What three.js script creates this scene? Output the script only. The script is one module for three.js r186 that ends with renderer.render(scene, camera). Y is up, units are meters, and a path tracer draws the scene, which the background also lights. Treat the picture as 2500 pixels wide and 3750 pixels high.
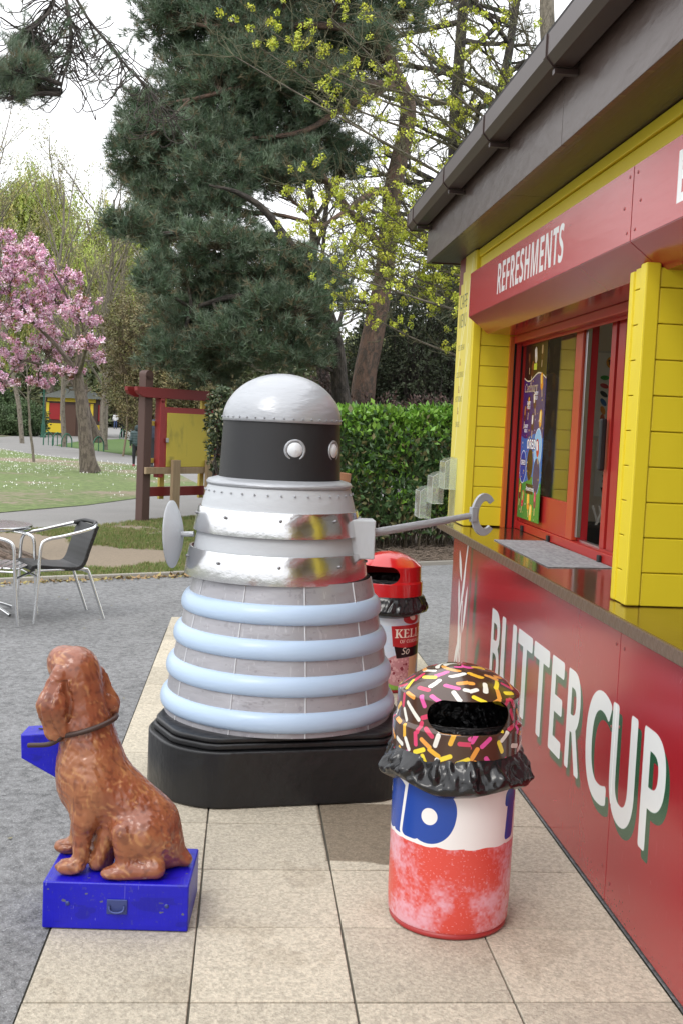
import * as THREE from 'three';
import { RoundedBoxGeometry } from 'three/addons/geometries/RoundedBoxGeometry.js';
import { mergeGeometries, mergeVertices } from 'three/addons/utils/BufferGeometryUtils.js';
import { Brush, Evaluator, SUBTRACTION } from 'three-bvh-csg';

// ---------------------------------------------------------------- camera, sky, sun, exposure
const scene = new THREE.Scene();
const camera = new THREE.PerspectiveCamera(49.35, 682 / 1024, 0.05, 900);
camera.position.set(0, 1.57, 0);
camera.rotation.order = 'YXZ';
camera.rotation.set(-0.0785, -0.0868, 0.044);
const renderer = new THREE.WebGLRenderer({ antialias: true });
renderer.setSize(682, 1024);
renderer.toneMapping = THREE.LinearToneMapping;
renderer.toneMappingExposure = 1.08;
renderer.shadowMap.enabled = true;
{ // overcast sky: bright even cloud, brighter overhead
  const W = 128, H = 64, d = new Float32Array(W * H * 4);
  for (let j = 0; j < H; j++) for (let i = 0; i < W; i++) {
    const e = (j + 0.5) / H * Math.PI - Math.PI / 2, s = Math.max(0, Math.sin(e));
    const L = 1.22 + 1.15 * s, k = (j * W + i) * 4;
    d[k] = L * 0.975; d[k + 1] = L * 0.99; d[k + 2] = L * 1.02; d[k + 3] = 1;
  }
  const t = new THREE.DataTexture(d, W, H, THREE.RGBAFormat, THREE.FloatType);
  t.mapping = THREE.EquirectangularReflectionMapping; t.magFilter = THREE.LinearFilter; t.needsUpdate = true;
  scene.background = t; scene.environment = t;
}
const sun = new THREE.DirectionalLight(new THREE.Color().setRGB(1, 0.96, 0.9), 1.0);
sun.position.set(-14, 26, 12); sun.target.position.set(0, 0, -8); scene.add(sun, sun.target);
sun.castShadow = true; sun.shadow.radius = 36; sun.shadow.mapSize.set(2048, 2048);
Object.assign(sun.shadow.camera, { left: -30, right: 30, top: 30, bottom: -30, near: 1, far: 120 });

// ---------------------------------------------------------------- helpers
const V3 = (x, y, z) => new THREE.Vector3(x, y, z);
const PI = Math.PI;
function rng(s) { return () => { s |= 0; s = s + 0x6D2B79F5 | 0; let t = Math.imul(s ^ s >>> 15, 1 | s); t = t + Math.imul(t ^ t >>> 7, 61 | t) ^ t; return ((t ^ t >>> 14) >>> 0) / 4294967296; }; }
const names = {};
function numbered(n) { const k = names[n] = (names[n] ?? -1) + 1; return k ? n + '_' + String(k).padStart(3, '0') : n; }
function thing(name, label, category, pos = [0, 0, 0], turn = 0, group) {
  const o = new THREE.Group(); o.name = numbered(name); o.position.set(...pos); o.rotation.y = turn;
  o.userData = { label, category }; if (group) o.userData.group = group; scene.add(o); return o;
}
function mesh(name, geo, mat, parent) {
  const m = new THREE.Mesh(geo, mat); m.name = parent ? name : numbered(name); m.castShadow = m.receiveShadow = true; if (['twigs', 'branches', 'stems'].includes(name)) m.userData.kind = 'stuff'; (parent || scene).add(m); return m;
}
function solo(name, label, category, geo, mat, group) { const m = mesh(name, geo, mat); m.userData = { label, category }; if (group) m.userData.group = group; return m; }
function structure(name, geo, mat, label) { const m = mesh(name, geo, mat); m.userData = { kind: 'structure', label, category: name.replace(/_/g, ' ') }; return m; }
const rgb = (r, g, b) => new THREE.Color().setRGB(r, g, b);
const M = (c, rough = 0.6, o = {}) => new THREE.MeshPhysicalMaterial({ color: Array.isArray(c) ? rgb(...c) : c, roughness: rough, ...o });
const TMP = new THREE.Matrix4();
// box with uv in metres from the dominant axis of the normal
function uvBox(g, s = 1) {
  const p = g.attributes.position, n = g.attributes.normal, uv = new Float32Array(p.count * 2);
  for (let i = 0; i < p.count; i++) {
    const ax = Math.abs(n.getX(i)), ay = Math.abs(n.getY(i)), az = Math.abs(n.getZ(i));
    const [u, v] = ax >= ay && ax >= az ? [p.getZ(i), p.getY(i)] : ay >= az ? [p.getX(i), p.getZ(i)] : [p.getX(i), p.getY(i)];
    uv[2 * i] = u * s; uv[2 * i + 1] = v * s;
  }
  g.setAttribute('uv', new THREE.BufferAttribute(uv, 2)); return g;
}
const box = (w, h, d, x = 0, y = 0, z = 0) => uvBox(new THREE.BoxGeometry(w, h, d).translate(x, y, z));
const rbox = (w, h, d, r, x = 0, y = 0, z = 0, seg = 2) => uvBox(new RoundedBoxGeometry(w, h, d, seg, r).translate(x, y, z));
const span = (x0, x1, y0, y1, z0, z1, r = 0) => { const a = [x1 - x0, y1 - y0, z1 - z0, (x0 + x1) / 2, (y0 + y1) / 2, (z0 + z1) / 2]; return r ? rbox(a[0], a[1], a[2], r, a[3], a[4], a[5]) : box(...a); };
const curve = (pts, closed = false) => new THREE.CatmullRomCurve3(pts.map((p) => V3(...p)), closed, 'catmullrom', 0.5);
const tube = (pts, r, seg = 24, sides = 10, closed = false) => new THREE.TubeGeometry(curve(pts, closed), seg, r, sides, closed);
function rod(a, b, r0, r1 = r0, sides = 14) {
  const A = V3(...a), B = V3(...b), d = B.clone().sub(A), g = new THREE.CylinderGeometry(r1, r0, d.length(), sides);
  g.applyQuaternion(new THREE.Quaternion().setFromUnitVectors(V3(0, 1, 0), d.normalize())); g.translate((A.x + B.x) / 2, (A.y + B.y) / 2, (A.z + B.z) / 2); return g;
}
const lathe = (pts, seg = 64) => new THREE.LatheGeometry(pts.map((p) => new THREE.Vector2(...p)), seg);
const merge = (gs) => mergeGeometries(gs.map((g) => { const q = g.index ? g.toNonIndexed() : g; for (const k of Object.keys(q.attributes)) if (!['position', 'normal', 'uv'].includes(k)) q.deleteAttribute(k); if (!q.attributes.uv) q.setAttribute('uv', new THREE.BufferAttribute(new Float32Array(q.attributes.position.count * 2), 2)); return q; }));
function extrude(pts, depth, bevel = 0) {
  const s = new THREE.Shape(pts.map((p) => new THREE.Vector2(...p)));
  return new THREE.ExtrudeGeometry(s, { depth, bevelEnabled: bevel > 0, bevelSize: bevel, bevelThickness: bevel, bevelSegments: 2, curveSegments: 8 });
}
// flat polygon on the ground, uv in metres
function sheet(pts, y, s = 1) {
  const g = new THREE.ShapeGeometry(new THREE.Shape(pts.map(([x, z]) => new THREE.Vector2(x, -z)))); g.rotateX(-PI / 2); g.translate(0, y, 0);
  const p = g.attributes.position, uv = g.attributes.uv; for (let i = 0; i < p.count; i++) uv.setXY(i, p.getX(i) * s, -p.getZ(i) * s); return g;
}
// periodic value noise in 2D; fbm of it
function noise2(seed, P = 256) {
  const r = rng(seed), t = new Float32Array(P * P).map(() => r());
  const f = (x, y, w) => { let X = Math.floor(x), Y = Math.floor(y); const u = x - X, v = y - Y, a = u * u * (3 - 2 * u), b = v * v * (3 - 2 * v); const m = (q) => ((q % w) + w) % w; const x0 = m(X), x1 = m(X + 1), y0 = m(Y) % P * P, y1 = m(Y + 1) % P * P; return (t[y0 + x0 % P] * (1 - a) + t[y0 + x1 % P] * a) * (1 - b) + (t[y1 + x0 % P] * (1 - a) + t[y1 + x1 % P] * a) * b; };
  return (x, y, freq, oct = 4) => { let s = 0, a = 0.5, n = 0; for (let o = 0; o < oct; o++) { const q = freq << o; s += a * f(x * q, y * q, q); n += a; a *= 0.5; } return s / n; };
}
const hash3 = (x, y, z) => { let h = Math.imul(x, 374761393) + Math.imul(y, 668265263) + Math.imul(z, 2147483647 ^ 0x27d4eb2d) | 0; h = Math.imul(h ^ h >>> 13, 1274126177); return ((h ^ h >>> 16) >>> 0) / 4294967296; };
function noise3(x, y, z) {
  const X = Math.floor(x), Y = Math.floor(y), Z = Math.floor(z), s = (q) => q * q * (3 - 2 * q), a = s(x - X), b = s(y - Y), c = s(z - Z), l = (p, q, t) => p + (q - p) * t;
  return l(l(l(hash3(X, Y, Z), hash3(X + 1, Y, Z), a), l(hash3(X, Y + 1, Z), hash3(X + 1, Y + 1, Z), a), b), l(l(hash3(X, Y, Z + 1), hash3(X + 1, Y, Z + 1), a), l(hash3(X, Y + 1, Z + 1), hash3(X + 1, Y + 1, Z + 1), a), b), c);
}
// texture from a function (u, v) -> [r, g, b] linear colour 0..1
const toS = (c) => 255 * Math.min(1, Math.max(0, c <= 0.0031308 ? c * 12.92 : 1.055 * Math.pow(c, 1 / 2.4) - 0.055));
function tex(w, h, fn, data = false) {
  const d = new Uint8Array(w * h * 4);
  for (let j = 0; j < h; j++) for (let i = 0; i < w; i++) { const c = fn((i + 0.5) / w, (j + 0.5) / h), k = (j * w + i) * 4; for (let q = 0; q < 3; q++) d[k + q] = data ? 255 * Math.min(1, Math.max(0, c[q] ?? c[0])) : toS(c[q]); d[k + 3] = 255; }
  const t = new THREE.DataTexture(d, w, h); t.wrapS = t.wrapT = THREE.RepeatWrapping; t.magFilter = THREE.LinearFilter; t.generateMipmaps = true; t.minFilter = THREE.LinearMipmapLinearFilter;
  if (!data) t.colorSpace = THREE.SRGBColorSpace; t.needsUpdate = true; return t;
}
function canvasTex(w, h, draw) {
  const c = document.createElement('canvas'); c.width = w; c.height = h; const x = c.getContext('2d'); draw(x, w, h);
  const t = new THREE.CanvasTexture(c); t.colorSpace = THREE.SRGBColorSpace; t.wrapS = t.wrapT = THREE.RepeatWrapping; t.anisotropy = 8; return t;
}
const mix = (a, b, t) => [a[0] + (b[0] - a[0]) * t, a[1] + (b[1] - a[1]) * t, a[2] + (b[2] - a[2]) * t];
const sm = (a, b, x) => { const t = Math.min(1, Math.max(0, (x - a) / (b - a))); return t * t * (3 - 2 * t); };
// signed distance helpers and a surface-net mesher
const cap = (p, a, b, ra, rb) => { const bx = b[0] - a[0], by = b[1] - a[1], bz = b[2] - a[2], px = p[0] - a[0], py = p[1] - a[1], pz = p[2] - a[2]; const t = Math.min(1, Math.max(0, (px * bx + py * by + pz * bz) / (bx * bx + by * by + bz * bz + 1e-9))); return Math.hypot(px - bx * t, py - by * t, pz - bz * t) - (ra + (rb - ra) * t); };
const ell = (p, c, r) => { const x = (p[0] - c[0]) / r[0], y = (p[1] - c[1]) / r[1], z = (p[2] - c[2]) / r[2], k = Math.hypot(x, y, z); return (k - 1) * Math.min(r[0], r[1], r[2]); };
const smin = (a, b, k) => { const h = Math.max(k - Math.abs(a - b), 0) / k; return Math.min(a, b) - h * h * k * 0.25; };
function surface(f, lo, hi, cell) {
  const n = [0, 1, 2].map((i) => Math.ceil((hi[i] - lo[i]) / cell) + 1), [nx, ny, nz] = n, F = new Float32Array(nx * ny * nz), at = (i, j, k) => i + nx * (j + ny * k), p = [0, 0, 0];
  for (let k = 0; k < nz; k++) for (let j = 0; j < ny; j++) for (let i = 0; i < nx; i++) { p[0] = lo[0] + i * cell; p[1] = lo[1] + j * cell; p[2] = lo[2] + k * cell; F[at(i, j, k)] = f(p); }
  const id = new Int32Array(nx * ny * nz).fill(-1), pos = [], idx = [];
  for (let k = 0; k < nz - 1; k++) for (let j = 0; j < ny - 1; j++) for (let i = 0; i < nx - 1; i++) {
    let s = [0, 0, 0], c = 0;
    const e = (a, b, A, B) => { const u = F[at(i + a[0], j + a[1], k + a[2])], v = F[at(i + b[0], j + b[1], k + b[2])]; if ((u < 0) !== (v < 0)) { const t = u / (u - v); for (let q = 0; q < 3; q++) s[q] += a[q] + (b[q] - a[q]) * t; c++; } };
    for (let a = 0; a < 2; a++) for (let b = 0; b < 2; b++) { e([0, a, b], [1, a, b]); e([a, 0, b], [a, 1, b]); e([a, b, 0], [a, b, 1]); }
    if (c) { id[at(i, j, k)] = pos.length / 3; pos.push(lo[0] + (i + s[0] / c) * cell, lo[1] + (j + s[1] / c) * cell, lo[2] + (k + s[2] / c) * cell); }
  }
  const quad = (a, b, c, d, flip) => { if (a < 0 || b < 0 || c < 0 || d < 0) return; if (flip) idx.push(a, c, b, a, d, c); else idx.push(a, b, c, a, c, d); };
  for (let k = 1; k < nz - 1; k++) for (let j = 1; j < ny - 1; j++) for (let i = 1; i < nx - 1; i++) {
    const f0 = F[at(i, j, k)] < 0;
    if (f0 !== F[at(i + 1, j, k)] < 0) quad(id[at(i, j - 1, k - 1)], id[at(i, j, k - 1)], id[at(i, j, k)], id[at(i, j - 1, k)], !f0);
    if (f0 !== F[at(i, j + 1, k)] < 0) quad(id[at(i - 1, j, k - 1)], id[at(i - 1, j, k)], id[at(i, j, k)], id[at(i, j, k - 1)], !f0);
    if (f0 !== F[at(i, j, k + 1)] < 0) quad(id[at(i - 1, j - 1, k)], id[at(i, j - 1, k)], id[at(i, j, k)], id[at(i - 1, j, k)], !f0);
  }
  const g = new THREE.BufferGeometry(); g.setAttribute('position', new THREE.Float32BufferAttribute(pos, 3)); g.setIndex(idx); g.computeVertexNormals(); return g;
}
// many tapered tubes collected into one geometry (limbs and twigs of one tree)
class Limbs {
  constructor() { this.p = []; this.n = []; this.u = []; this.i = []; }
  add(pts, r0, r1, sides = 5, rough = 0) {
    const N = pts.length, t = V3(), a = V3(), b = V3(), base = this.p.length / 3; let len = 0;
    for (let k = 0; k < N; k++) {
      const q = pts[k]; t.subVectors(pts[Math.min(N - 1, k + 1)], pts[Math.max(0, k - 1)]).normalize();
      a.set(0.31, 0.17, 0.93); if (Math.abs(t.dot(a)) > 0.9) a.set(1, 0, 0); a.cross(t).normalize(); b.crossVectors(t, a);
      if (k) len += q.distanceTo(pts[k - 1]);
      const r = Array.isArray(r0) ? r0[k] : r0 + (r1 - r0) * k / (N - 1);
      for (let s = 0; s <= sides; s++) { const w = s / sides * 2 * PI, c = Math.cos(w), d = Math.sin(w), rr = rough ? r * (1 + rough * (noise3(c * 2 + q.x * 3, q.y * 3.1, d * 2 + q.z * 3) - 0.5)) : r; this.p.push(q.x + (a.x * c + b.x * d) * rr, q.y + (a.y * c + b.y * d) * rr, q.z + (a.z * c + b.z * d) * rr); this.n.push(a.x * c + b.x * d, a.y * c + b.y * d, a.z * c + b.z * d); this.u.push(s / sides * Math.max(0.2, 6.28 * r), len); }
      if (k) for (let s = 0; s < sides; s++) { const x = base + (k - 1) * (sides + 1) + s, y = x + sides + 1; this.i.push(x, x + 1, y, x + 1, y + 1, y); }
    }
  }
  geo() { const g = new THREE.BufferGeometry(); g.setAttribute('position', new THREE.Float32BufferAttribute(this.p, 3)); g.setAttribute('normal', new THREE.Float32BufferAttribute(this.n, 3)); g.setAttribute('uv', new THREE.Float32BufferAttribute(this.u, 2)); g.setIndex(this.i); return g; }
}
// copies of one small shape (leaves, needles, blades): list of {p, d (axis), s, c}
function spread(name, geo, mat, list, parent, roll) {
  const im = new THREE.InstancedMesh(geo, mat, list.length), q = new THREE.Quaternion(), q2 = new THREE.Quaternion(), up = V3(0, 1, 0), d = V3(), s = V3(), r = rng(list.length);
  list.forEach((o, i) => { d.copy(o.d).normalize(); q.setFromUnitVectors(up, d); q2.setFromAxisAngle(up, roll ?? r() * 6.283); q.multiply(q2); s.setScalar(o.s); im.setMatrixAt(i, TMP.compose(o.p, q, s)); if (o.c) im.setColorAt(i, o.c); });
  im.name = parent ? name : numbered(name); im.userData.kind = 'stuff'; im.castShadow = im.receiveShadow = true; (parent || scene).add(im); return im;
}
function tri(list) { const g = new THREE.BufferGeometry(); g.setAttribute('position', new THREE.Float32BufferAttribute(list.flat(), 3)); g.computeVertexNormals(); return g; }
// brush of pine needles along +y
function needleTuft(n, len, w, seed, wide = 1.0) {
  const r = rng(seed), L = [];
  for (let i = 0; i < n; i++) { const a = r() * 6.283, t = 0.15 + wide * r(), y0 = r() * len * 0.5, l = len * (0.65 + 0.45 * r()), d = V3(Math.sin(t) * Math.cos(a), Math.cos(t), Math.sin(t) * Math.sin(a)), s = V3(r() - 0.5, r() - 0.5, r() - 0.5).cross(d).normalize().multiplyScalar(w / 2); L.push([-s.x, y0 - s.y, -s.z], [s.x, y0 + s.y, s.z], [d.x * l, y0 + d.y * l, d.z * l]); }
  return tri(L);
}
// a folded leaf with a pointed tip, along +y
function leafGeo(l, w, fold = 0.25) { const f = w * fold; return tri([[0, 0, 0], [-w / 2, l * 0.45, f], [0, l * 0.5, 0], [-w / 2, l * 0.45, f], [0, l, 0], [0, l * 0.5, 0], [0, 0, 0], [0, l * 0.5, 0], [w / 2, l * 0.45, f], [w / 2, l * 0.45, f], [0, l * 0.5, 0], [0, l, 0]]); }
function leafSpray(n, l, w, R, seed) { const r = rng(seed), gs = []; for (let i = 0; i < n; i++) { const g = leafGeo(l * (0.7 + 0.6 * r()), w, 0.3 * r()); g.rotateX(r() * 2.6 - 0.6); g.rotateY(r() * 6.283); g.translate((r() - 0.5) * R, (r() - 0.5) * R, (r() - 0.5) * R); gs.push(g); } return mergeGeometries(gs); }
const wiggle = (a, b, n, amp, r) => { const o = []; for (let k = 0; k <= n; k++) { const t = k / n, e = Math.sin(PI * t) * amp; o.push(V3(a.x + (b.x - a.x) * t + (r() - 0.5) * e, a.y + (b.y - a.y) * t + (r() - 0.5) * e, a.z + (b.z - a.z) * t + (r() - 0.5) * e)); } return o; };

// ---------------------------------------------------------------- surface textures
const nz = noise2(7), nz2 = noise2(19);
const grain = rng(5);
const asphaltMap = tex(1024, 1024, (u, v) => { // 3 m tile
  const a = nz(u, v, 6, 4), b = nz2(u, v, 128, 2), g = grain(); let k = 0.17 + 0.07 * (a - 0.5) + 0.15 * (b - 0.5) + 0.13 * (g - 0.5);
  if (g > 0.985) k += 0.16; if (b > 0.80) k -= 0.03; return [k * 0.995, k, k * 1.01];
});
const asphaltBump = tex(512, 512, (u, v) => [nz2(u, v, 96, 2)], true);
const stainEdge = (x, z) => { const n = (nz(x * 0.22 + 0.5, z * 0.22 + 0.5, 16, 3) - 0.5) * 0.16; return n; };
const SLAB = 4.5;
const slabMap = tex(2048, 2048, (u, v) => { // 4.5 m square of the yard, in place
  const x = u * SLAB, z = -v * SLAB; const a = nz(u, v, 9, 4), b = nz2(u, v, 512, 1), g = grain(), c = nz2(u, v, 18, 4);
  let k = 1 + 0.07 * (a - 0.5) + 0.42 * (b - 0.5) + 0.36 * (g - 0.5); if (g > 0.975) k *= 0.62; if (g < 0.012) k *= 1.35;
  let o = [0.46 * k, 0.412 * k, 0.328 * k]; if (c > 0.70) o = mix(o, [0.24 * k, 0.19 * k, 0.13 * k], 0.22 * sm(0.70, 0.76, c));
  // wet stain spreading from the plinth, with a ragged outline of its own
  const e = stainEdge(x, z); const inside = Math.min(x - 0.33 + e * 0.2, (0.72 - x) + e, (z + 4.62) + e, (-3.86 + (x - 0.5) * 0.12 - z) + e * 0.6);
  if (inside > 0) o = mix(o, [o[0] * 0.42, o[1] * 0.38, o[2] * 0.34], sm(0, 0.012, inside)); return o;
});
const slabBump = tex(512, 512, (u, v) => [0.6 * nz2(u, v, 128, 1) + 0.4 * grain()], true);
const woodGrain = (seed, f = 3) => { const n = noise2(seed); return tex(512, 512, (u, v) => { const w = n(u * 0.5, v, f, 2) * 6 + n(u, v * 1, 64, 2) * 1.5; return [0.5 + 0.5 * Math.sin(w * 6.28)]; }, true); };
const brushBump = (() => { const n = noise2(33); return tex(256, 512, (u, v) => [n(u, v * 0.06, 96, 2) * 0.6 + n(u, v, 8, 3) * 0.4], true); })();
const dents = (() => { const n = noise2(41); return tex(512, 512, (u, v) => [n(u, v, 6, 4)], true); })();
const barkTex = (c, d, seed) => { const n = noise2(seed); return tex(256, 512, (u, v) => { const a = n(u, v * 0.5, 12, 4), b = n(u, v, 40, 2); return mix(c, d, sm(0.35, 0.65, a * 0.7 + b * 0.3)); }); };
const barkBump = (() => { const n = noise2(77); return tex(256, 512, (u, v) => [n(u, v * 0.4, 14, 4)], true); })();
const bark = (c, d, seed, s = 1.5) => { const t = barkTex(c, d, seed); t.repeat.set(s, s * 0.7); const b = barkBump.clone(); b.repeat.set(s, s * 0.7); return new THREE.MeshStandardMaterial({ map: t, bumpMap: b, bumpScale: 0.03, roughness: 0.95 }); };
const rep = (t, x, y = x) => { const c = t.clone(); c.repeat.set(x, y); c.needsUpdate = true; return c; };

// ---------------------------------------------------------------- the ground
const asphalt = new THREE.MeshStandardMaterial({ map: rep(asphaltMap, 1 / 3), bumpMap: rep(asphaltBump, 1 / 1.2), bumpScale: 0.004, roughness: 0.92 });
const lawnTex = (seed, dirtAt, green = [0.105, 0.135, 0.038]) => { const a = noise2(seed), b = noise2(seed + 1); return tex(1024, 1024, (u, v) => { const n = a(u, v, 7, 5), f = b(u, v, 200, 1), g = grain(); const dirt = sm(0.44, 0.58, n * 0.6 + dirtAt(u, v) + (f - 0.5) * 0.14); let k = 0.72 + 0.56 * g * f * 2; return mix([green[0] * k, green[1] * k, green[2] * k], [0.22 * (0.8 + 0.4 * g), 0.175 * (0.8 + 0.4 * g), 0.125 * (0.8 + 0.4 * g)], dirt); }); };
structure('ground', sheet([[-260, 60], [260, 60], [260, -330], [-260, -330]], -0.03), new THREE.MeshStandardMaterial({ map: rep(lawnTex(91, () => 0.08, [0.05, 0.07, 0.025]), 1 / 9), roughness: 1 }), 'rough grassy ground of the park out to the horizon');
const kz = (x) => -11.46 - 0.545 * x; // line of the edging between yard and lawn
structure('asphalt_yard', sheet([[-14, 6], [-0.545, 6], [-0.545, -8.32], [1.25, -8.32], [1.25, 6], [9, 6], [9, kz(9)], [-14, kz(-14)]], -0.003), asphalt, 'worn grey asphalt yard in front of the kiosk');
const pathMat = new THREE.MeshStandardMaterial({ map: rep(tex(512, 512, (u, v) => { const k = 0.21 + 0.05 * (nz(u, v, 6, 4) - 0.5) + 0.07 * (grain() - 0.5); return [k, k * 0.97, k * 0.93]; }), 1 / 4), roughness: 0.95 });
structure('park_path', sheet([[-26, 3], [-3.12, -14.55], [-2.31, -15.38], [-1.66, -16.48], [0.6, -19.6], [6, -26], [10, -60], [4, -150], [-60, -150], [-60, 3]], -0.022), pathMat, 'pale tarmac path winding away through the park');
const bare = (x, z) => { const w = 0.9 * (noise3(x * 1.1, 3, z * 1.1) - 0.5) + 0.5 * (noise3(x * 3, 8, z * 3) - 0.5), d = Math.min(Math.hypot((x + 2.1) / 1.35, (z + 12.5) / 1.2), Math.hypot((x + 3.2) / 1.2, (z + 13.6) / 1.0)) + w * 0.8; return 0.36 * (1 - sm(0.35, 1.2, d)); };
const lawnNear = lawnTex(51, (u, v) => { const x = -8 + 10 * u, z = -10 - 8 * v; return 0.15 + bare(x, z); }, [0.115, 0.135, 0.045]);
const nearPoly = [[-8, kz(-8)], [0.75, kz(0.75)], [1.6, -15.6], [0.45, -19.4], [-1.66, -16.48], [-2.31, -15.38], [-3.12, -14.55], [-8, -10.2]];
{ const g = sheet(nearPoly, 0.004), p = g.attributes.position, uv = g.attributes.uv; for (let i = 0; i < p.count; i++) uv.setXY(i, (p.getX(i) + 8) / 10, (-10 - p.getZ(i)) / 8); structure('lawn', g, new THREE.MeshStandardMaterial({ map: lawnNear, roughness: 1 }), 'patchy strip of grass with bare earth behind the edging'); }
const midPoly = [[-3.75, -17.49], [-2.72, -19.53], [-2.03, -21.67], [-1.3, -24.5], [-1.05, -26.5], [-1.8, -31], [-3.38, -35.81], [-7.2, -40.46], [-9.88, -45.84], [-19, -62], [-36, -62], [-34, 0]];
structure('lawn', sheet(midPoly, -0.012), new THREE.MeshStandardMaterial({ map: rep(lawnTex(61, (u, v) => 0.15 + 0.10 * Math.sin(v * 6.283 + 1), [0.12, 0.165, 0.05]), 1 / 16), roughness: 1 }), 'daisy speckled lawn with worn patches round the cherry tree');
structure('lawn', sheet([[-9.07, -53.7], [-6.5, -48.6], [-4.36, -44.2], [-2, -44], [-4.2, -66], [-8.2, -74], [-9.3, -64]], -0.012), new THREE.MeshStandardMaterial({ map: rep(lawnTex(71, () => -0.05, [0.07, 0.13, 0.025]), 1 / 8), roughness: 1 }), 'fresh green island of grass ringed by the path');
structure('lawn', sheet([[-14, -57], [-40, -60], [-40, -140], [-16.5, -140], [-14.5, -90]], -0.012), new THREE.MeshStandardMaterial({ map: rep(lawnTex(73, () => 0.12, [0.07, 0.1, 0.03]), 1 / 8), roughness: 1 }), 'planted bank under the far shrubs');
const mulch = structure('mulch_bed', sheet([[0.75, kz(0.75) - 0.02], [9, kz(9)], [12, -26], [1, -22], [1.6, -15.6]], 0.002), new THREE.MeshStandardMaterial({ map: rep(tex(512, 512, (u, v) => { const n = nz(u, v, 24, 4), g = grain(); const k = 0.5 + n * 0.9 * (0.6 + 0.8 * g); return [0.115 * k, 0.088 * k, 0.066 * k]; }), 1 / 1.6), bumpMap: rep(asphaltBump, 1), bumpScale: 0.03, roughness: 1 }), 'brown bark mulch under the hedge');
{ // twigs lying on the mulch
  const r = rng(8), L = new Limbs(); for (let i = 0; i < 900; i++) { const x = 0.85 + 3 * r(), z = kz(x) - 0.1 - 1.7 * r(), a = r() * 6.28, l = 0.06 + 0.2 * r(), c = V3(x, 0.01 + 0.03 * r(), z); L.add([c, V3(x + Math.cos(a) * l / 2, 0.012 + 0.05 * r(), z + Math.sin(a) * l / 2), V3(x + Math.cos(a + 0.5) * l, 0.01 + 0.02 * r(), z + Math.sin(a + 0.5) * l)], 0.005, 0.003, 4); }
  const m = mesh('fallen_twigs', L.geo(), M([0.2, 0.155, 0.12], 0.95)); m.userData = { kind: 'stuff', label: 'dry brown twigs littering the mulch bed', category: 'twigs' };
}
// concrete edging, one stone after another
{ const k = structure('edging', box(0.01, 0.01, 0.01, -9, -0.1, kz(-9)), M([0.3, 0.28, 0.25], 0.9), 'line of concrete edging stones between yard and grass');
  const a = Math.atan2(0.545, 1), mats = [0, 1, 2].map((i) => M([0.27 + 0.04 * i, 0.25 + 0.04 * i, 0.22 + 0.035 * i], 0.9, { bumpMap: rep(slabBump, 4), bumpScale: 0.003 })), g = rbox(0.9, 0.12, 0.06, 0.008), r = rng(4);
  for (let i = 0; i < 14; i++) { const s = -7.6 + 0.91 * i, m = mesh('edging_stone', g, mats[Math.floor(r() * 3)], k); m.position.set(s * Math.cos(a), -0.025 + 0.008 * r(), kz(0) - s * Math.sin(a)); m.rotation.y = a + (r() - 0.5) * 0.02; } }
// paving slabs in front of the kiosk, each one laid
{ const pv = structure('paving', sheet([[-0.545, 1], [1.25, 1], [1.25, -8.32], [-0.545, -8.32]], -0.009), M([0.10, 0.09, 0.07], 1), 'cream concrete paving slabs along the kiosk');
  const mat = new THREE.MeshStandardMaterial({ map: slabMap, bumpMap: rep(slabBump, 6), bumpScale: 0.0025, roughness: 0.9 }), xs = [-0.543, -0.099, 0.350, 0.793, 1.247], r = rng(3), mats = [0.9, 1, 1.06, 0.96].map((k) => { const m = mat.clone(); m.color = rgb(k, k, k * 0.99); return m; });
  for (let j = -1; j < 19; j++) for (let i = 0; i < 4; i++) {
    const z1 = -0.207 - 0.4505 * j, z0 = z1 - 0.4505, x0 = xs[i], x1 = xs[i + 1], gp = 0.003, g = new RoundedBoxGeometry(x1 - x0 - 2 * gp, 0.04, 0.4505 - 2 * gp, 1, 0.003), c = V3((x0 + x1) / 2 + (r() - 0.5) * 0.002, -0.02 + (r() - 0.5) * 0.0025, (z0 + z1) / 2);
    const p = g.attributes.position, uv = g.attributes.uv; for (let q = 0; q < p.count; q++) uv.setXY(q, (p.getX(q) + c.x) / SLAB, -(p.getZ(q) + c.z) / SLAB);
    const m = mesh('paving_slab', g, mats[Math.floor(r() * 4)], pv); m.position.copy(c); m.rotation.y = (r() - 0.5) * 0.004;
  } }
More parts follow.
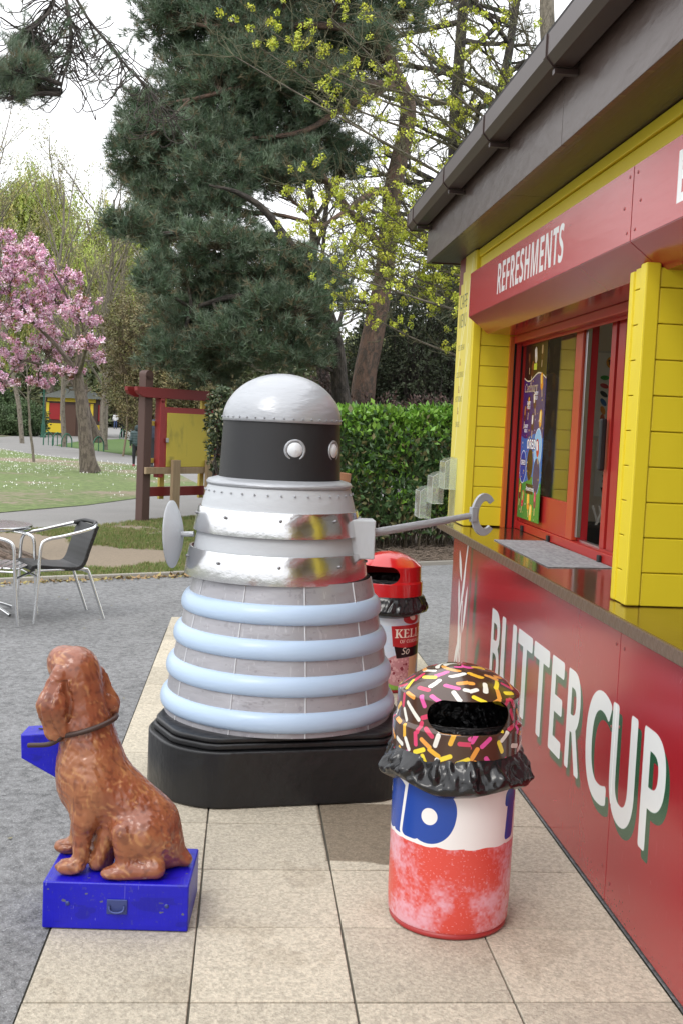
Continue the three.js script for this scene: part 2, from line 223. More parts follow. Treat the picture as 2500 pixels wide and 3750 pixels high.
{ // grass blades of the near strip, daisies, fallen leaves
  const r = rng(21), inside = (x, z, P) => { let c = false; for (let i = 0, j = P.length - 1; i < P.length; j = i++) if ((P[i][1] > z) !== (P[j][1] > z) && x < (P[j][0] - P[i][0]) * (z - P[i][1]) / (P[j][1] - P[i][1]) + P[i][0]) c = !c; return c; };
  const na = noise2(51), L = [], D = [], up = V3(0, 1, 0);
  const blade = mergeGeometries([0, 1, 2, 3, 4].map((i) => { const g = tri([[-0.004, 0, 0], [0.004, 0, 0], [0.001, 0.045, 0.008], [0.004, 0, 0], [0.0035, 0.025, 0.004], [0.001, 0.045, 0.008]]); g.rotateX((i - 2) * 0.25); g.rotateY(i * 2.2); g.translate((i % 3 - 1) * 0.02, 0, (i % 2) * 0.02); return g; }));
  while (L.length < 46000) { const x = -4.2 + 6 * r(), z = -9.2 - 9.5 * r(); if (!inside(x, z, nearPoly)) continue; const u = (x + 8) / 10, v = (-10 - z) / 8, n = na(u, v, 7, 5) * 0.6 + 0.15 + bare(x, z); if (n > 0.46 + 0.12 * r()) continue; L.push({ p: V3(x, 0.003, z), d: V3((r() - 0.5) * 0.5, 1, (r() - 0.5) * 0.5), s: 0.5 + 0.7 * r(), c: r() < 0.62 ? rgb(0.11 + 0.06 * r(), 0.165 + 0.06 * r(), 0.045) : rgb(0.27, 0.24, 0.11) }); }
  const gb = spread('grass_blades', blade, M([1, 1, 1], 0.8, { side: THREE.DoubleSide }), L); Object.assign(gb.userData, { label: 'short blades of grass behind the edging stones', category: 'grass' });
  const fl = mergeGeometries([new THREE.CircleGeometry(0.016, 7).rotateX(-PI / 2), new THREE.CylinderGeometry(0.002, 0.002, 0.04, 3).translate(0, -0.02, 0)]);
  while (D.length < 2800) { const x = -22 + 22 * r(), z = -12 - 40 * r(); if (!inside(x, z, midPoly)) continue; const n = nz(((x + 40) / 30) % 1, ((z + 80) / 30) % 1, 8, 3); if (r() > sm(0.40, 0.62, n) * sm(-20, -27, z) + 0.02) continue; D.push({ p: V3(x, 0.035, z), d: V3((r() - 0.5) * 0.9, 1, 0.5 * r()), s: 0.5 + 0.7 * r() }); }
  const dz = spread('daisies', fl, M([0.75, 0.75, 0.7], 0.8, { side: THREE.DoubleSide }), D); Object.assign(dz.userData, { label: 'white daisies scattered over the far lawn', category: 'daisies' });
  const F = []; for (let i = 0; i < 900; i++) { const x = -4 + 5 * r(), z = kz(x) + 0.03 + 0.22 * r() * r(); F.push({ p: V3(x, 0.006, z), d: V3((r() - 0.5) * 2, 1, (r() - 0.5) * 2), s: 0.6 + 0.8 * r(), c: r() < 0.6 ? rgb(0.3, 0.2, 0.1) : rgb(0.36, 0.3, 0.12) }); }
  for (let i = 0; i < 90; i++) F.push({ p: V3(-4 + 5 * r(), 0.004, -3 - 8 * r()), d: V3((r() - 0.5) * 0.6, 1, (r() - 0.5) * 0.6), s: 0.25 + 0.4 * r(), c: rgb(0.25, 0.22, 0.1) });
  const fo = spread('fallen_leaves', leafGeo(0.05, 0.03).rotateX(PI / 2), M([1, 1, 1], 0.9, { side: THREE.DoubleSide }), F.filter((o) => o.p.z < -9 || o.p.x < -0.6)); Object.assign(fo.userData, { label: 'dry leaves gathered along the edging stones', category: 'leaves' });
}

// ---------------------------------------------------------------- the kiosk
const yellow = M([0.76, 0.60, 0.022], 0.42, { bumpMap: rep(dents, 3, 1.5), bumpScale: 0.0012 });
const redGloss = (o = {}) => M([0.35, 0.014, 0.022], 0.24, { clearcoat: 0.4, clearcoatRoughness: 0.12, ...o });
const redMat = redGloss(), redFrame = M([0.42, 0.022, 0.018], 0.32), black = M([0.012, 0.012, 0.013], 0.5), brownPaint = M([0.052, 0.034, 0.030], 0.33, { bumpMap: rep(brushBump, 3, 1), bumpScale: 0.002 });
const glass = M([1, 1, 1], 0.02, { transmission: 1, thickness: 0, ior: 1.5 });
const KB = [1.25, 0, -5];
const kiosk = thing('refreshment_kiosk', 'yellow and red wooden refreshment kiosk with a serving hatch and brown eaves', 'kiosk', KB);
const kp = (name, geo, mat, parent = kiosk) => mesh(name, geo.translate(-KB[0], -KB[1], -KB[2]), mat, parent);
const zy = (g, z0, zl, y0, yl) => { const p = g.attributes.position, uv = g.attributes.uv; for (let i = 0; i < p.count; i++) uv.setXY(i, (p.getZ(i) - z0) / zl, (p.getY(i) - y0) / yl); return g; };
const panelArt = canvasTex(2048, 480, (x, w, h) => {
  const s = w / 4.05, X = (z) => (z + 6.55) * s, Y = (y) => h - y / 0.945 * h; x.fillStyle = 'rgb(156,27,38)'; x.fillRect(0, 0, w, h);
  const r = rng(2); for (let i = 0; i < 900; i++) { x.fillStyle = `rgba(${200 + 30 * r()},${110 + 60 * r()},${115 + 50 * r()},${0.2 * r() * r()})`; x.fillRect(r() * w, r() * h, 1 + r() * 1.5, 2 + r() * 22); }
  const leaf = (z, y, l, wd, a, c) => { x.save(); x.translate(X(z), Y(y)); x.rotate(a); x.fillStyle = c; x.beginPath(); x.moveTo(0, 0); x.quadraticCurveTo(wd * s, -l * s * 0.45, 0, -l * s); x.quadraticCurveTo(-wd * s, -l * s * 0.45, 0, 0); x.fill(); x.restore(); };
  const stem = (pts, wd, c) => { x.strokeStyle = c; x.lineWidth = wd * s; x.beginPath(); pts.forEach(([z, y], i) => i ? x.lineTo(X(z), Y(y)) : x.moveTo(X(z), Y(y))); x.stroke(); };
  for (let i = 0; i < 26; i++) { x.strokeStyle = 'rgba(225,200,200,0.55)'; x.lineWidth = 0.8; x.beginPath(); const a = r() * w, b = r() * h, g = r() * 3; x.moveTo(a, b); x.lineTo(a + Math.cos(g) * (4 + 22 * r()), b + Math.sin(g) * (4 + 16 * r())); x.stroke(); }
  for (let i = 0; i < 2600; i++) { const q = r() * r(); x.fillStyle = `rgba(70,40,34,${0.30 * r()})`; x.beginPath(); x.arc(r() * w, h * (1 - 0.10 * q), 0.6 + 1.6 * r(), 0, 7); x.fill(); }
  const wh = 'rgb(226,229,228)', gr = 'rgb(34,84,58)';
  stem([[-6.30, 0], [-6.27, 0.5], [-6.12, 0.93]], 0.03, wh); stem([[-6.20, 0], [-6.20, 0.6]], 0.02, wh); leaf(-6.28, 0.5, 0.22, 0.05, -0.25, wh); leaf(-6.26, 0.70, 0.2, 0.06, -0.5, wh); leaf(-6.24, 0.55, 0.3, 0.05, 0.32, wh); leaf(-6.30, 0.5, 0.3, 0.04, 2.9, wh); leaf(-6.22, 0.3, 0.26, 0.05, -0.35, wh); leaf(-6.16, 0.42, 0.3, 0.05, 0.28, wh); leaf(-6.28, 0.35, 0.2, 0.04, 3.6, wh);
  stem([[-6.02, 0.12], [-6.02, 0.5], [-6.0, 0.93]], 0.035, gr); stem([[-5.97, 0.02], [-5.98, 0.25]], 0.03, gr); leaf(-5.86, 0.38, 0.5, 0.06, 0, gr); leaf(-5.80, 0.30, 0.22, 0.07, 0.5, gr); leaf(-5.98, 0.0, 0.3, 0.07, -0.1, gr); leaf(-5.72, 0.0, 0.25, 0.05, 0.2, gr);
  const L = [['B', -5.44, -5.235], ['U', -5.215, -4.92], ['T', -4.893, -4.63], ['T', -4.612, -4.355], ['E', -4.325, -4.145], ['R', -4.095, -3.905], ['C', -3.85, -3.58], ['U', -3.58, -3.33], ['P', -3.28, -3.08]];
  x.font = '400px sans-serif'; x.textBaseline = 'alphabetic';
  const put = (ch, z0, z1, dz, dy, col) => { x.save(); const m = x.measureText(ch), l = m.actualBoundingBoxLeft, wd = l + m.actualBoundingBoxRight, asc = x.measureText('T').actualBoundingBoxAscent, sx = (z1 - z0) * s / wd, sy = 0.355 / 0.945 * h / asc; x.translate(X(z0 + dz), Y(0.322 + dy)); x.scale(sx, sy); x.fillStyle = col; x.strokeStyle = col; x.lineWidth = 22; x.lineJoin = 'round'; x.fillText(ch, l, 0); x.strokeText(ch, l, 0); x.restore(); };
  for (const [c, a, b] of L) put(c, a + 0.014, b - 0.014, 0.034, -0.026, gr); for (const [c, a, b] of L) put(c, a + 0.014, b - 0.014, 0, 0, 'rgb(228,231,230)');
});
const panelMat = redGloss({ color: rgb(1, 1, 1), map: panelArt, bumpMap: rep(dents, 1, 1), bumpScale: 0.002 });
kp('front_panel', zy(span(1.25, 1.272, 0.012, 0.942, -6.55, -3.5435, 0.002), -6.55, 4.05, 0, 0.945), panelMat);
kp('front_panel', zy(span(1.25, 1.272, 0.012, 0.942, -3.5405, -2.5, 0.002), -6.55, 4.05, 0, 0.945), panelMat);
kp('front_panel', span(1.25, 1.272, 0.012, 0.942, -2.497, 1, 0.002), redMat);
for (const [z, y] of [[-3.58, 0.12], [-3.5, 0.09], [-3.58, 0.6], [-3.5, 0.62], [-3.58, 0.88], [-3.5, 0.88], [-6.5, 0.1], [-6.5, 0.85]]) kp('screw', new THREE.SphereGeometry(0.0055, 8, 6).scale(0.5, 1, 1).translate(1.2495, y, z), M([0.25, 0.06, 0.06], 0.4));
kp('base_wall', span(1.272, 1.72, 0, 0.944, -6.53, 1), black);
kp('end_wall', span(1.45, 3.6, 0, 2.655, -7.22, -7.11), yellow);
kp('back_wall', span(3.6, 3.7, 0, 2.655, -7.22, 1), yellow);
kp('end_wall', span(1.62, 3.6, 0, 2.655, 1, 1.1), yellow);
const cream = M([0.62, 0.57, 0.49], 0.7);
kp('inner_wall', span(1.77, 3.59, 0.02, 2.6, -7.109, -7.09), cream); kp('inner_wall', span(3.57, 3.599, 0.02, 2.6, -7.08, 0.99), cream); kp('floor', span(1.73, 3.59, 0, 0.02, -7.09, 1), M([0.2, 0.19, 0.18], 0.6)); kp('ceiling', span(1.36, 3.7, 2.675, 2.70, -7.3, 1.1), M([0.7, 0.68, 0.64], 0.7));
const varnish = (() => { const n = noise2(23); const t = tex(512, 512, (u, v) => { const k = 0.7 + 0.6 * n(u, v * 0.12, 48, 3); return [0.085 * k, 0.038 * k, 0.016 * k]; }); return M([1, 1, 1], 0.16, { map: rep(t, 1, 0.6), clearcoat: 0.6, clearcoatRoughness: 0.12, bumpMap: rep(dents, 2), bumpScale: 0.0012 }); })();
const counter = kp('counter_top', span(1.229, 1.73, 0.945, 0.982, -6.98, 1, 0.006), varnish);
kp('edge_strip', span(1.217, 1.2285, 0.941, 0.984, -6.985, 1, 0.004), M([0.16, 0.105, 0.07], 0.3, { metalness: 0.25, bumpMap: rep(dents, 8), bumpScale: 0.003 }), counter);
// piers of horizontal boards
kp('pier', span(1.345, 1.76, 0.99, 2.655, -7.215, -6.722), yellow);
kp('pier', span(1.345, 1.9, 0.983, 2.16, -3.895, -3.762), yellow);
for (let k = 0; k < 14; k++) { const y0 = 1.025 + 0.122 * k - 0.04, y1 = Math.min(y0 + 0.119, 2.65); kp('board', span(1.378, 1.56, Math.max(y0, 0.99), y1, -6.726, -6.703, 0.004), yellow); }
for (let k = 0; k < 10; k++) { const y0 = 0.984 + 0.1228 * k - 0.005, y1 = Math.min(y0 + 0.1198, 2.15); kp('board', span(1.380, 1.9, Math.max(y0, 0.984), y1, -3.766, -3.744, 0.004), yellow); kp('board_end', span(1.3335, 1.35, Math.max(y0, 0.984), y1, -3.875, -3.79, 0.003), yellow); }
kp('corner_trim', span(1.327, 1.377, 0.984, 2.652, -6.735, -6.695, 0.006), yellow);
kp('corner_trim', span(1.325, 1.379, 0.984, 2.165, -3.795, -3.738, 0.007), yellow); kp('corner_trim', span(1.327, 1.36, 0.984, 2.15, -3.907, -3.868, 0.006), yellow);
{ const art = canvasTex(256, 1024, (x, w, h) => { // 0.47 m by 1.66 m
    x.fillStyle = 'rgb(222,205,92)'; x.fillRect(0, 0, w, h); const Y = (y) => (2.652 - y) / 1.664 * h, Z = (z) => (z + 7.215) / 0.48 * w;
    x.strokeStyle = 'rgb(236,232,180)'; x.lineWidth = 7; for (const [a, b, c, d] of [[-7.05, 2.1, -6.8, 2.62], [-6.95, 1.6, -6.86, 2.5], [-7.15, 1.9, -7.0, 2.5], [-7.02, 1.75, -6.82, 2.1], [-7.1, 1.4, -7.05, 1.9]]) { x.beginPath(); x.moveTo(Z(a), Y(b)); x.quadraticCurveTo(Z((a + c) / 2 + 0.06), Y((b + d) / 2), Z(c), Y(d)); x.stroke(); }
    x.fillStyle = 'rgb(120,44,40)'; x.fillRect(0, 0, Z(-7.03), Y(2.56)); x.fillRect(0, 0, Z(-7.09), Y(2.49)); x.fillRect(0, 0, Z(-7.15), Y(2.43));
    const put = (t, y, hh, z0, z1, c) => { x.save(); x.font = '100px sans-serif'; const m = x.measureText(t), asc = x.measureText('E').actualBoundingBoxAscent; x.translate(Z(z0), Y(y)); x.scale((Z(z1) - Z(z0)) / m.width, hh / 1.664 * h / asc); x.fillStyle = c; x.fillText(t, 0, 0); x.restore(); };
    const g = 'rgb(44,58,48)', d = 'rgb(74,70,44)', q = 'rgb(128,58,44)'; put('CAFE', 2.335, 0.085, -7.16, -6.92, g); put('MENU', 2.215, 0.085, -7.16, -6.92, g);
    put('ICE CREAM', 2.07, 0.035, -7.15, -6.94, d); put('&', 1.975, 0.045, -7.08, -7.03, q); put('COLD DRINKS', 1.90, 0.035, -7.165, -6.93, d); put('&', 1.80, 0.045, -7.08, -7.03, q); put('HOT DRINKS', 1.745, 0.035, -7.16, -6.94, d); put('&', 1.665, 0.045, -7.08, -7.03, q); put('SNACKS', 1.585, 0.035, -7.11, -6.98, d);
  });
  kp('menu_panel', zy(span(1.326, 1.344, 0.988, 2.652, -7.218, -6.738), -7.215, 0.48, 0.988, 1.664), M([1, 1, 1], 0.45, { map: art })); }
// sign housing above the hatch
for (const [z0, z1] of [[-6.6, -3.7835], [-3.7785, -0.6]]) { const g = extrude([[1.281, 2.49], [1.281, 2.236], [1.40, 2.145], [1.60, 2.145], [1.60, 2.49]], z1 - z0 - 0.004, 0.002).translate(0, 0, z0); kp('sign_housing', uvBox(g), redMat); }
{ const face = (wd, draw) => redGloss({ color: rgb(1, 1, 1), map: canvasTex(1024, 128, (x, w, h) => { x.fillStyle = 'rgb(176,34,34)'; x.fillRect(0, 0, w, h); const put = (t, z0, z1, y, hh) => { x.save(); x.font = 'bold 100px sans-serif'; const m = x.measureText(t), a = x.measureText('E').actualBoundingBoxAscent; x.translate(z0 / wd * w, h - y / 0.254 * h); x.scale((z1 - z0) / wd * w / m.width, hh / 0.254 * h / a); x.fillStyle = 'rgb(230,230,228)'; x.fillText(t, 0, 0); x.restore(); }; draw(put); }), bumpMap: rep(dents, 1), bumpScale: 0.004 });
  kp('sign_face', zy(span(1.2765, 1.2789, 2.238, 2.489, -6.598, -3.785), -6.6, 2.82, 2.236, 0.254), face(2.82, (p) => p('REFRESHMENTS', 0.73, 1.99, 0.052, 0.158)));
  kp('sign_face', zy(span(1.2765, 1.2789, 2.238, 2.489, -3.777, -0.6), -3.78, 3.18, 2.236, 0.254), face(3.18, (p) => p('E', 0.385, 0.51, 0.05, 0.16)));
  for (const [z, y] of [[-3.82, 2.46], [-3.74, 2.46], [-3.86, 2.36], [-3.70, 2.36], [-3.82, 2.27], [-3.74, 2.27]]) kp('rivet', new THREE.SphereGeometry(0.006, 8, 6).scale(0.6, 1, 1).translate(1.2763, y, z), M([0.35, 0.1, 0.1], 0.35)); }
kp('header', span(1.36, 1.74, 2.4915, 2.654, -6.703, 1), yellow); kp('header', span(1.603, 1.74, 2.15, 2.491, -6.703, 1), yellow); kp('moulding', span(1.340, 1.3595, 2.605, 2.6535, -6.693, 1, 0.006), yellow); kp('moulding', span(1.35, 1.3598, 2.49, 2.60, -6.693, 1, 0.003), yellow);
kp('shutter_slot', span(1.602, 1.66, 2.132, 2.149, -6.67, -3.9), black); kp('shutter_bar', span(1.575, 1.625, 2.098, 2.1435, -6.665, -3.91, 0.006), redFrame); kp('shutter_bar', span(1.626, 1.638, 2.085, 2.115, -6.665, -3.91, 0.003), redFrame);
// eaves, gutter with brackets, roof
const fasciaMat = M([0.075, 0.047, 0.038], 0.3, { bumpMap: rep(dents, 1.3, 4), bumpScale: 0.003 });
for (const [a, b] of [[-7.38, -6.2], [-6.197, -4.2], [-4.197, -2.2], [-2.197, 1.5]]) kp('fascia_board', span(1.13, 1.155, 2.648, 2.96, a, b, 0.002), fasciaMat);
kp('fascia_board', span(1.157, 5, 2.648, 2.96, -7.38, -7.355), fasciaMat);
for (let k = 0; k < 4; k++) kp('soffit_board', span(1.157, 1.75, 2.656, 2.672, -7.353 + 2.2 * k, -5.157 + 2.2 * k), brownPaint);
const gut = M([0.055, 0.034, 0.03], 0.34);
{ const prof = [[1.008, 2.982], [1.008, 2.905], [1.034, 2.876], [1.105, 2.876], [1.127, 2.9], [1.127, 2.982], [1.122, 2.982], [1.122, 2.903], [1.103, 2.881], [1.036, 2.881], [1.013, 2.907], [1.013, 2.982]];
  const gt = kp('gutter', uvBox(extrude(prof, 9, 0).translate(0, 0, -7.49)), gut); const outer = prof.slice(0, 6).map(([a, b]) => [1.067 + (a - 1.067) * 1.09, 2.93 + (b - 2.93) * 1.07]), inner = prof.slice(0, 6).map(([a, b]) => [1.067 + (a - 1.067) * 1.005, 2.93 + (b - 2.93) * 1.005]).reverse();
  for (const z of [-7.28, -6.15, -5.11, -4.04, -2.95, -1.9]) { kp('bracket', uvBox(extrude([...outer, ...inner], 0.03).translate(0, 0, z)), gut, gt); kp('bracket', span(1.04, 1.128, 2.85, 2.868, z, z + 0.03), gut, gt); }
  kp('end_cap', uvBox(extrude(outer, 0.02).translate(0, 0, -7.505)), gut, gt); }
{ const g = box(4.2, 0.05, 9.2).rotateZ(0.4).translate(2.96, 3.80, -2.9); kp('roof', g, M([0.09, 0.085, 0.085], 0.9)); }
// hatch window
{ const win = kp('window_frame', span(1.648, 1.73, 0.9835, 1.03, -6.70, -3.9, 0.003), redFrame), p = (n, g, m) => kp(n, g, m, win);
  for (const [x0, x1, z, m] of [[1.557, 1.581, -6.672, M([0.55, 0.12, 0.02], 0.4)], [1.582, 1.597, -6.695, black], [1.598, 1.625, -6.676, redFrame], [1.626, 1.64, -6.692, black], [1.641, 1.662, -6.68, redFrame], [1.663, 1.675, -6.69, black]]) p('jamb', span(x0, x1, x0 > 1.645 ? 1.031 : 0.9835, 2.142, -6.71, z), m);
  p('sash', span(1.66, 1.69, 1.031, 1.215, -6.66, -5.657, 0.003), redFrame); p('sash', span(1.66, 1.69, 1.031, 2.13, -5.656, -5.54, 0.003), M([0.47, 0.055, 0.02], 0.32)); p('sash', span(1.66, 1.69, 1.216, 2.13, -6.66, -6.62, 0.003), redFrame);
  p('pane', span(1.672, 1.676, 1.215, 2.13, -6.62, -5.657), glass); p('lock_strip', span(1.672, 1.694, 1.05, 2.12, -5.528, -5.497, 0.002), M([0.5, 0.5, 0.52], 0.3, { metalness: 1 })); p('sash_edge', span(1.69, 1.73, 1.031, 2.13, -5.537, -5.50), M([0.3, 0.008, 0.014], 0.4));
  p('track', span(1.69, 1.715, 1.031, 1.04, -5.499, -5.12), M([0.55, 0.55, 0.57], 0.3, { metalness: 1 }));
  for (const [a, b, m] of [[-5.10, -5.037, redFrame], [-5.036, -4.998, black], [-4.997, -4.905, redFrame], [-4.904, -4.872, black]]) p('sash', span(m === black ? 1.68 : 1.664, 1.70, 1.046, 2.13, a, b, 0.002), m);
  p('sash', span(1.667, 1.70, 1.031, 1.045, -5.10, -3.9), redFrame); p('pane', span(1.678, 1.682, 1.046, 2.13, -4.871, -3.9), glass); p('handle', span(1.625, 1.657, 1.407, 1.65, -5.09, -5.06, 0.01), black);
  for (const z of [-6.50, -5.92, -5.03]) p('stop', span(1.633, 1.647, 0.983, 1.018, z, z + 0.034, 0.003), black); }
solo('window_poster', 'tall ice cream and lolly price poster stuck on the hatch glass', 'poster', zy(span(1.636, 1.64, 1.062, 2.11, -6.60, -6.11), -6.60, 0.49, 1.062, 1.048), M([1, 1, 1], 0.25, { map: canvasTex(512, 1096, (x, w, h) => {
  const r = rng(12); const band = (y0, y1, c, a) => { x.fillStyle = c; x.beginPath(); x.moveTo(0, y1 * h); x.lineTo(0, y0 * h); for (let i = 0; i <= 40; i++) x.lineTo(i / 40 * w, (y0 + a * Math.sin(i / 40 * 7)) * h); x.lineTo(w, y1 * h); x.fill(); };
  x.fillStyle = '#150c0a'; x.fillRect(0, 0, w, h); band(0.205, 1, '#e8dcb8', 0.02); band(0.213, 1, '#32206e', 0.02); band(0.535, 1, '#1e66b4', 0.015); band(0.775, 1, '#2f8a3c', 0.02);
  const pop = (u, v, s, c, d) => { x.save(); x.translate(u * w, v * h); x.rotate((r() - 0.5) * 0.7); x.fillStyle = c; x.beginPath(); x.roundRect(-30 * s, -70 * s, 60 * s, 110 * s, 28 * s); x.fill(); x.fillStyle = d; x.beginPath(); x.roundRect(-22 * s, -60 * s, 30 * s, 60 * s, 12 * s); x.fill(); x.fillStyle = '#d9b784'; x.fillRect(-7 * s, 40 * s, 14 * s, 46 * s); x.restore(); };
  for (const [u, v, c, d] of [[0.2, 0.12, '#4a2413', '#7a4a2a'], [0.5, 0.1, '#e9dcc2', '#fff'], [0.78, 0.09, '#52301a', '#c9a878'], [0.36, 0.17, '#5c2a12', '#8a4a20']]) pop(u, v, 0.9, c, d); x.fillStyle = '#d6e04a'; x.fillRect(0.42 * w, 0.135 * h, 70, 38);
  for (const [u, v, c, d] of [[0.82, 0.25, '#e8962a', '#fbd060'], [0.55, 0.35, '#5a2c14', '#efe2c8'], [0.28, 0.37, '#4a2212', '#e8b23a'], [0.85, 0.45, '#d99a3a', '#f4dc8a'], [0.5, 0.47, '#4c2818', '#f6f2e8'], [0.12, 0.42, '#5a2c18', '#b07a4a']]) pop(u, v, 0.95, c, d);
  x.fillStyle = '#e4cf94'; x.font = 'italic 74px serif'; x.fillText('Cadbury', 20, 0.29 * h); x.fillStyle = '#fff'; x.font = 'bold 30px sans-serif'; x.fillText('DAIRY', 260, 0.31 * h); x.fillText('MILK', 266, 0.335 * h); x.fillText('DAIRY', 100, 0.36 * h); x.fillText('MILK', 104, 0.385 * h); x.fillText('DAIRY', 60, 0.49 * h); x.fillText('MILK', 64, 0.515 * h);
  const oval = (u, v, a, b, c, e) => { x.fillStyle = c; x.beginPath(); x.ellipse(u * w, v * h, a, b, 0, 0, 6.3); x.fill(); x.lineWidth = 6; x.strokeStyle = e; x.stroke(); };
  oval(0.80, 0.60, 84, 118, '#7fb8e6', '#d8ecfa'); oval(0.48, 0.69, 66, 98, '#1b1714', '#3a3330'); oval(0.16, 0.71, 76, 100, '#1547a0', '#d8e6fa'); oval(0.80, 0.75, 82, 110, '#241a62', '#5ab0ee'); pop(0.8, 0.61, 1.0, '#b32a30', '#f4f4fa');
  x.lineWidth = 12; x.strokeStyle = '#0d2f7a'; x.fillStyle = '#fff'; x.font = 'bold 78px sans-serif'; x.strokeText('OREO', 150, 0.605 * h); x.fillText('OREO', 150, 0.605 * h); x.font = 'bold 42px sans-serif'; x.strokeText('OREO', 22, 0.70 * h); x.fillText('OREO', 22, 0.70 * h);
  for (const [u, v, c, d] of [[0.22, 0.90, '#c6304a', '#8fd060'], [0.5, 0.91, '#f0a030', '#ffd060'], [0.8, 0.89, '#7a2a4a', '#e0507a'], [0.08, 0.86, '#6a3a2a', '#f0d050'], [0.62, 0.97, '#f2b83a', '#fff0a0']]) pop(u, v, 0.95, c, d); for (let i = 0; i < 70; i++) { x.fillStyle = ['#f4d04a', '#d83a3a', '#f6f0e0', '#8a2a6a'][Math.floor(r() * 4)]; x.beginPath(); x.arc(r() * w, (0.23 + 0.76 * r()) * h, 2 + 5 * r(), 0, 7); x.fill(); }
  x.fillStyle = '#1a1a1a'; x.fillRect(180, 0.80 * h, 170, 60); x.fillStyle = '#f4f4f0'; x.font = 'bold 36px sans-serif'; x.fillText('Rowntrees', 186, 0.838 * h); }) }));
{ const cw = solo('counter_mat', 'rough light grey mat lying on the varnished counter', 'mat', (() => { const g = extrude([[1.345, 5.9], [1.63, 5.93], [1.642, 5.4], [1.642, 4.81], [1.335, 4.77]], 0.002, 0.001).rotateX(-PI / 2).translate(0, 0.9835, 0); return uvBox(g, 1); })(), M([1, 1, 1], 0.95, { map: rep(tex(512, 512, (u, v) => { const k = 0.22 + 0.22 * nz(u, v * 0.4, 60, 2) + 0.10 * (grain() - 0.5); return [k, k, k * 1.03]; }), 1.5), bumpMap: rep(asphaltBump, 3), bumpScale: 0.006 })); }
{ // clear leaflet rack on the menu pier
  const t = thing('leaflet_holder', 'clear acrylic three tier leaflet holder hung on the menu pier', 'leaflet holder', [1.325, 1.0, -7.07]); const ac = M([0.95, 0.98, 0.97], 0.03, { transmission: 0.9, thickness: 0, ior: 1.49 }), rim = M([0.75, 0.8, 0.79], 0.2, { transmission: 0.3, thickness: 0 });
  mesh('back_plate', rbox(0.004, 0.40, 0.2, 0.0015, -0.004, 0.19, 0), ac, t);
  for (let k = 0; k < 3; k++) { const x = -0.225 + 0.075 * k, y = 0.0 + 0.095 * k, tp = mesh('pocket', rbox(0.004, 0.17, 0.2, 0.0015, x, y + 0.085, 0), ac, t); mesh('pocket_base', rbox(0.068, 0.004, 0.2, 0.0015, x + 0.036, y, 0), ac, tp); for (const s of [-1, 1]) mesh('pocket_side', extrude([[x, y], [x + 0.072, y], [x + 0.076, y + 0.2], [x + 0.03, y + 0.19], [x, y + 0.17]], 0.003).translate(0, 0, s * 0.0985 - 0.0015), ac, tp); for (const [a, b] of [[[x, y, -0.099], [x, y + 0.17, -0.099]], [[x, y, 0.099], [x, y + 0.17, 0.099]], [[x, y, 0.099], [x + 0.072, y, 0.099]], [[x, y + 0.17, 0.099], [x + 0.03, y + 0.19, 0.099]], [[x, y + 0.17, -0.1], [x, y + 0.17, 0.1]], [[x, y, -0.1], [x, y, 0.1]]]) mesh('pocket_edge', rod(a, b, 0.0016, 0.0016, 6), rim, tp); } }
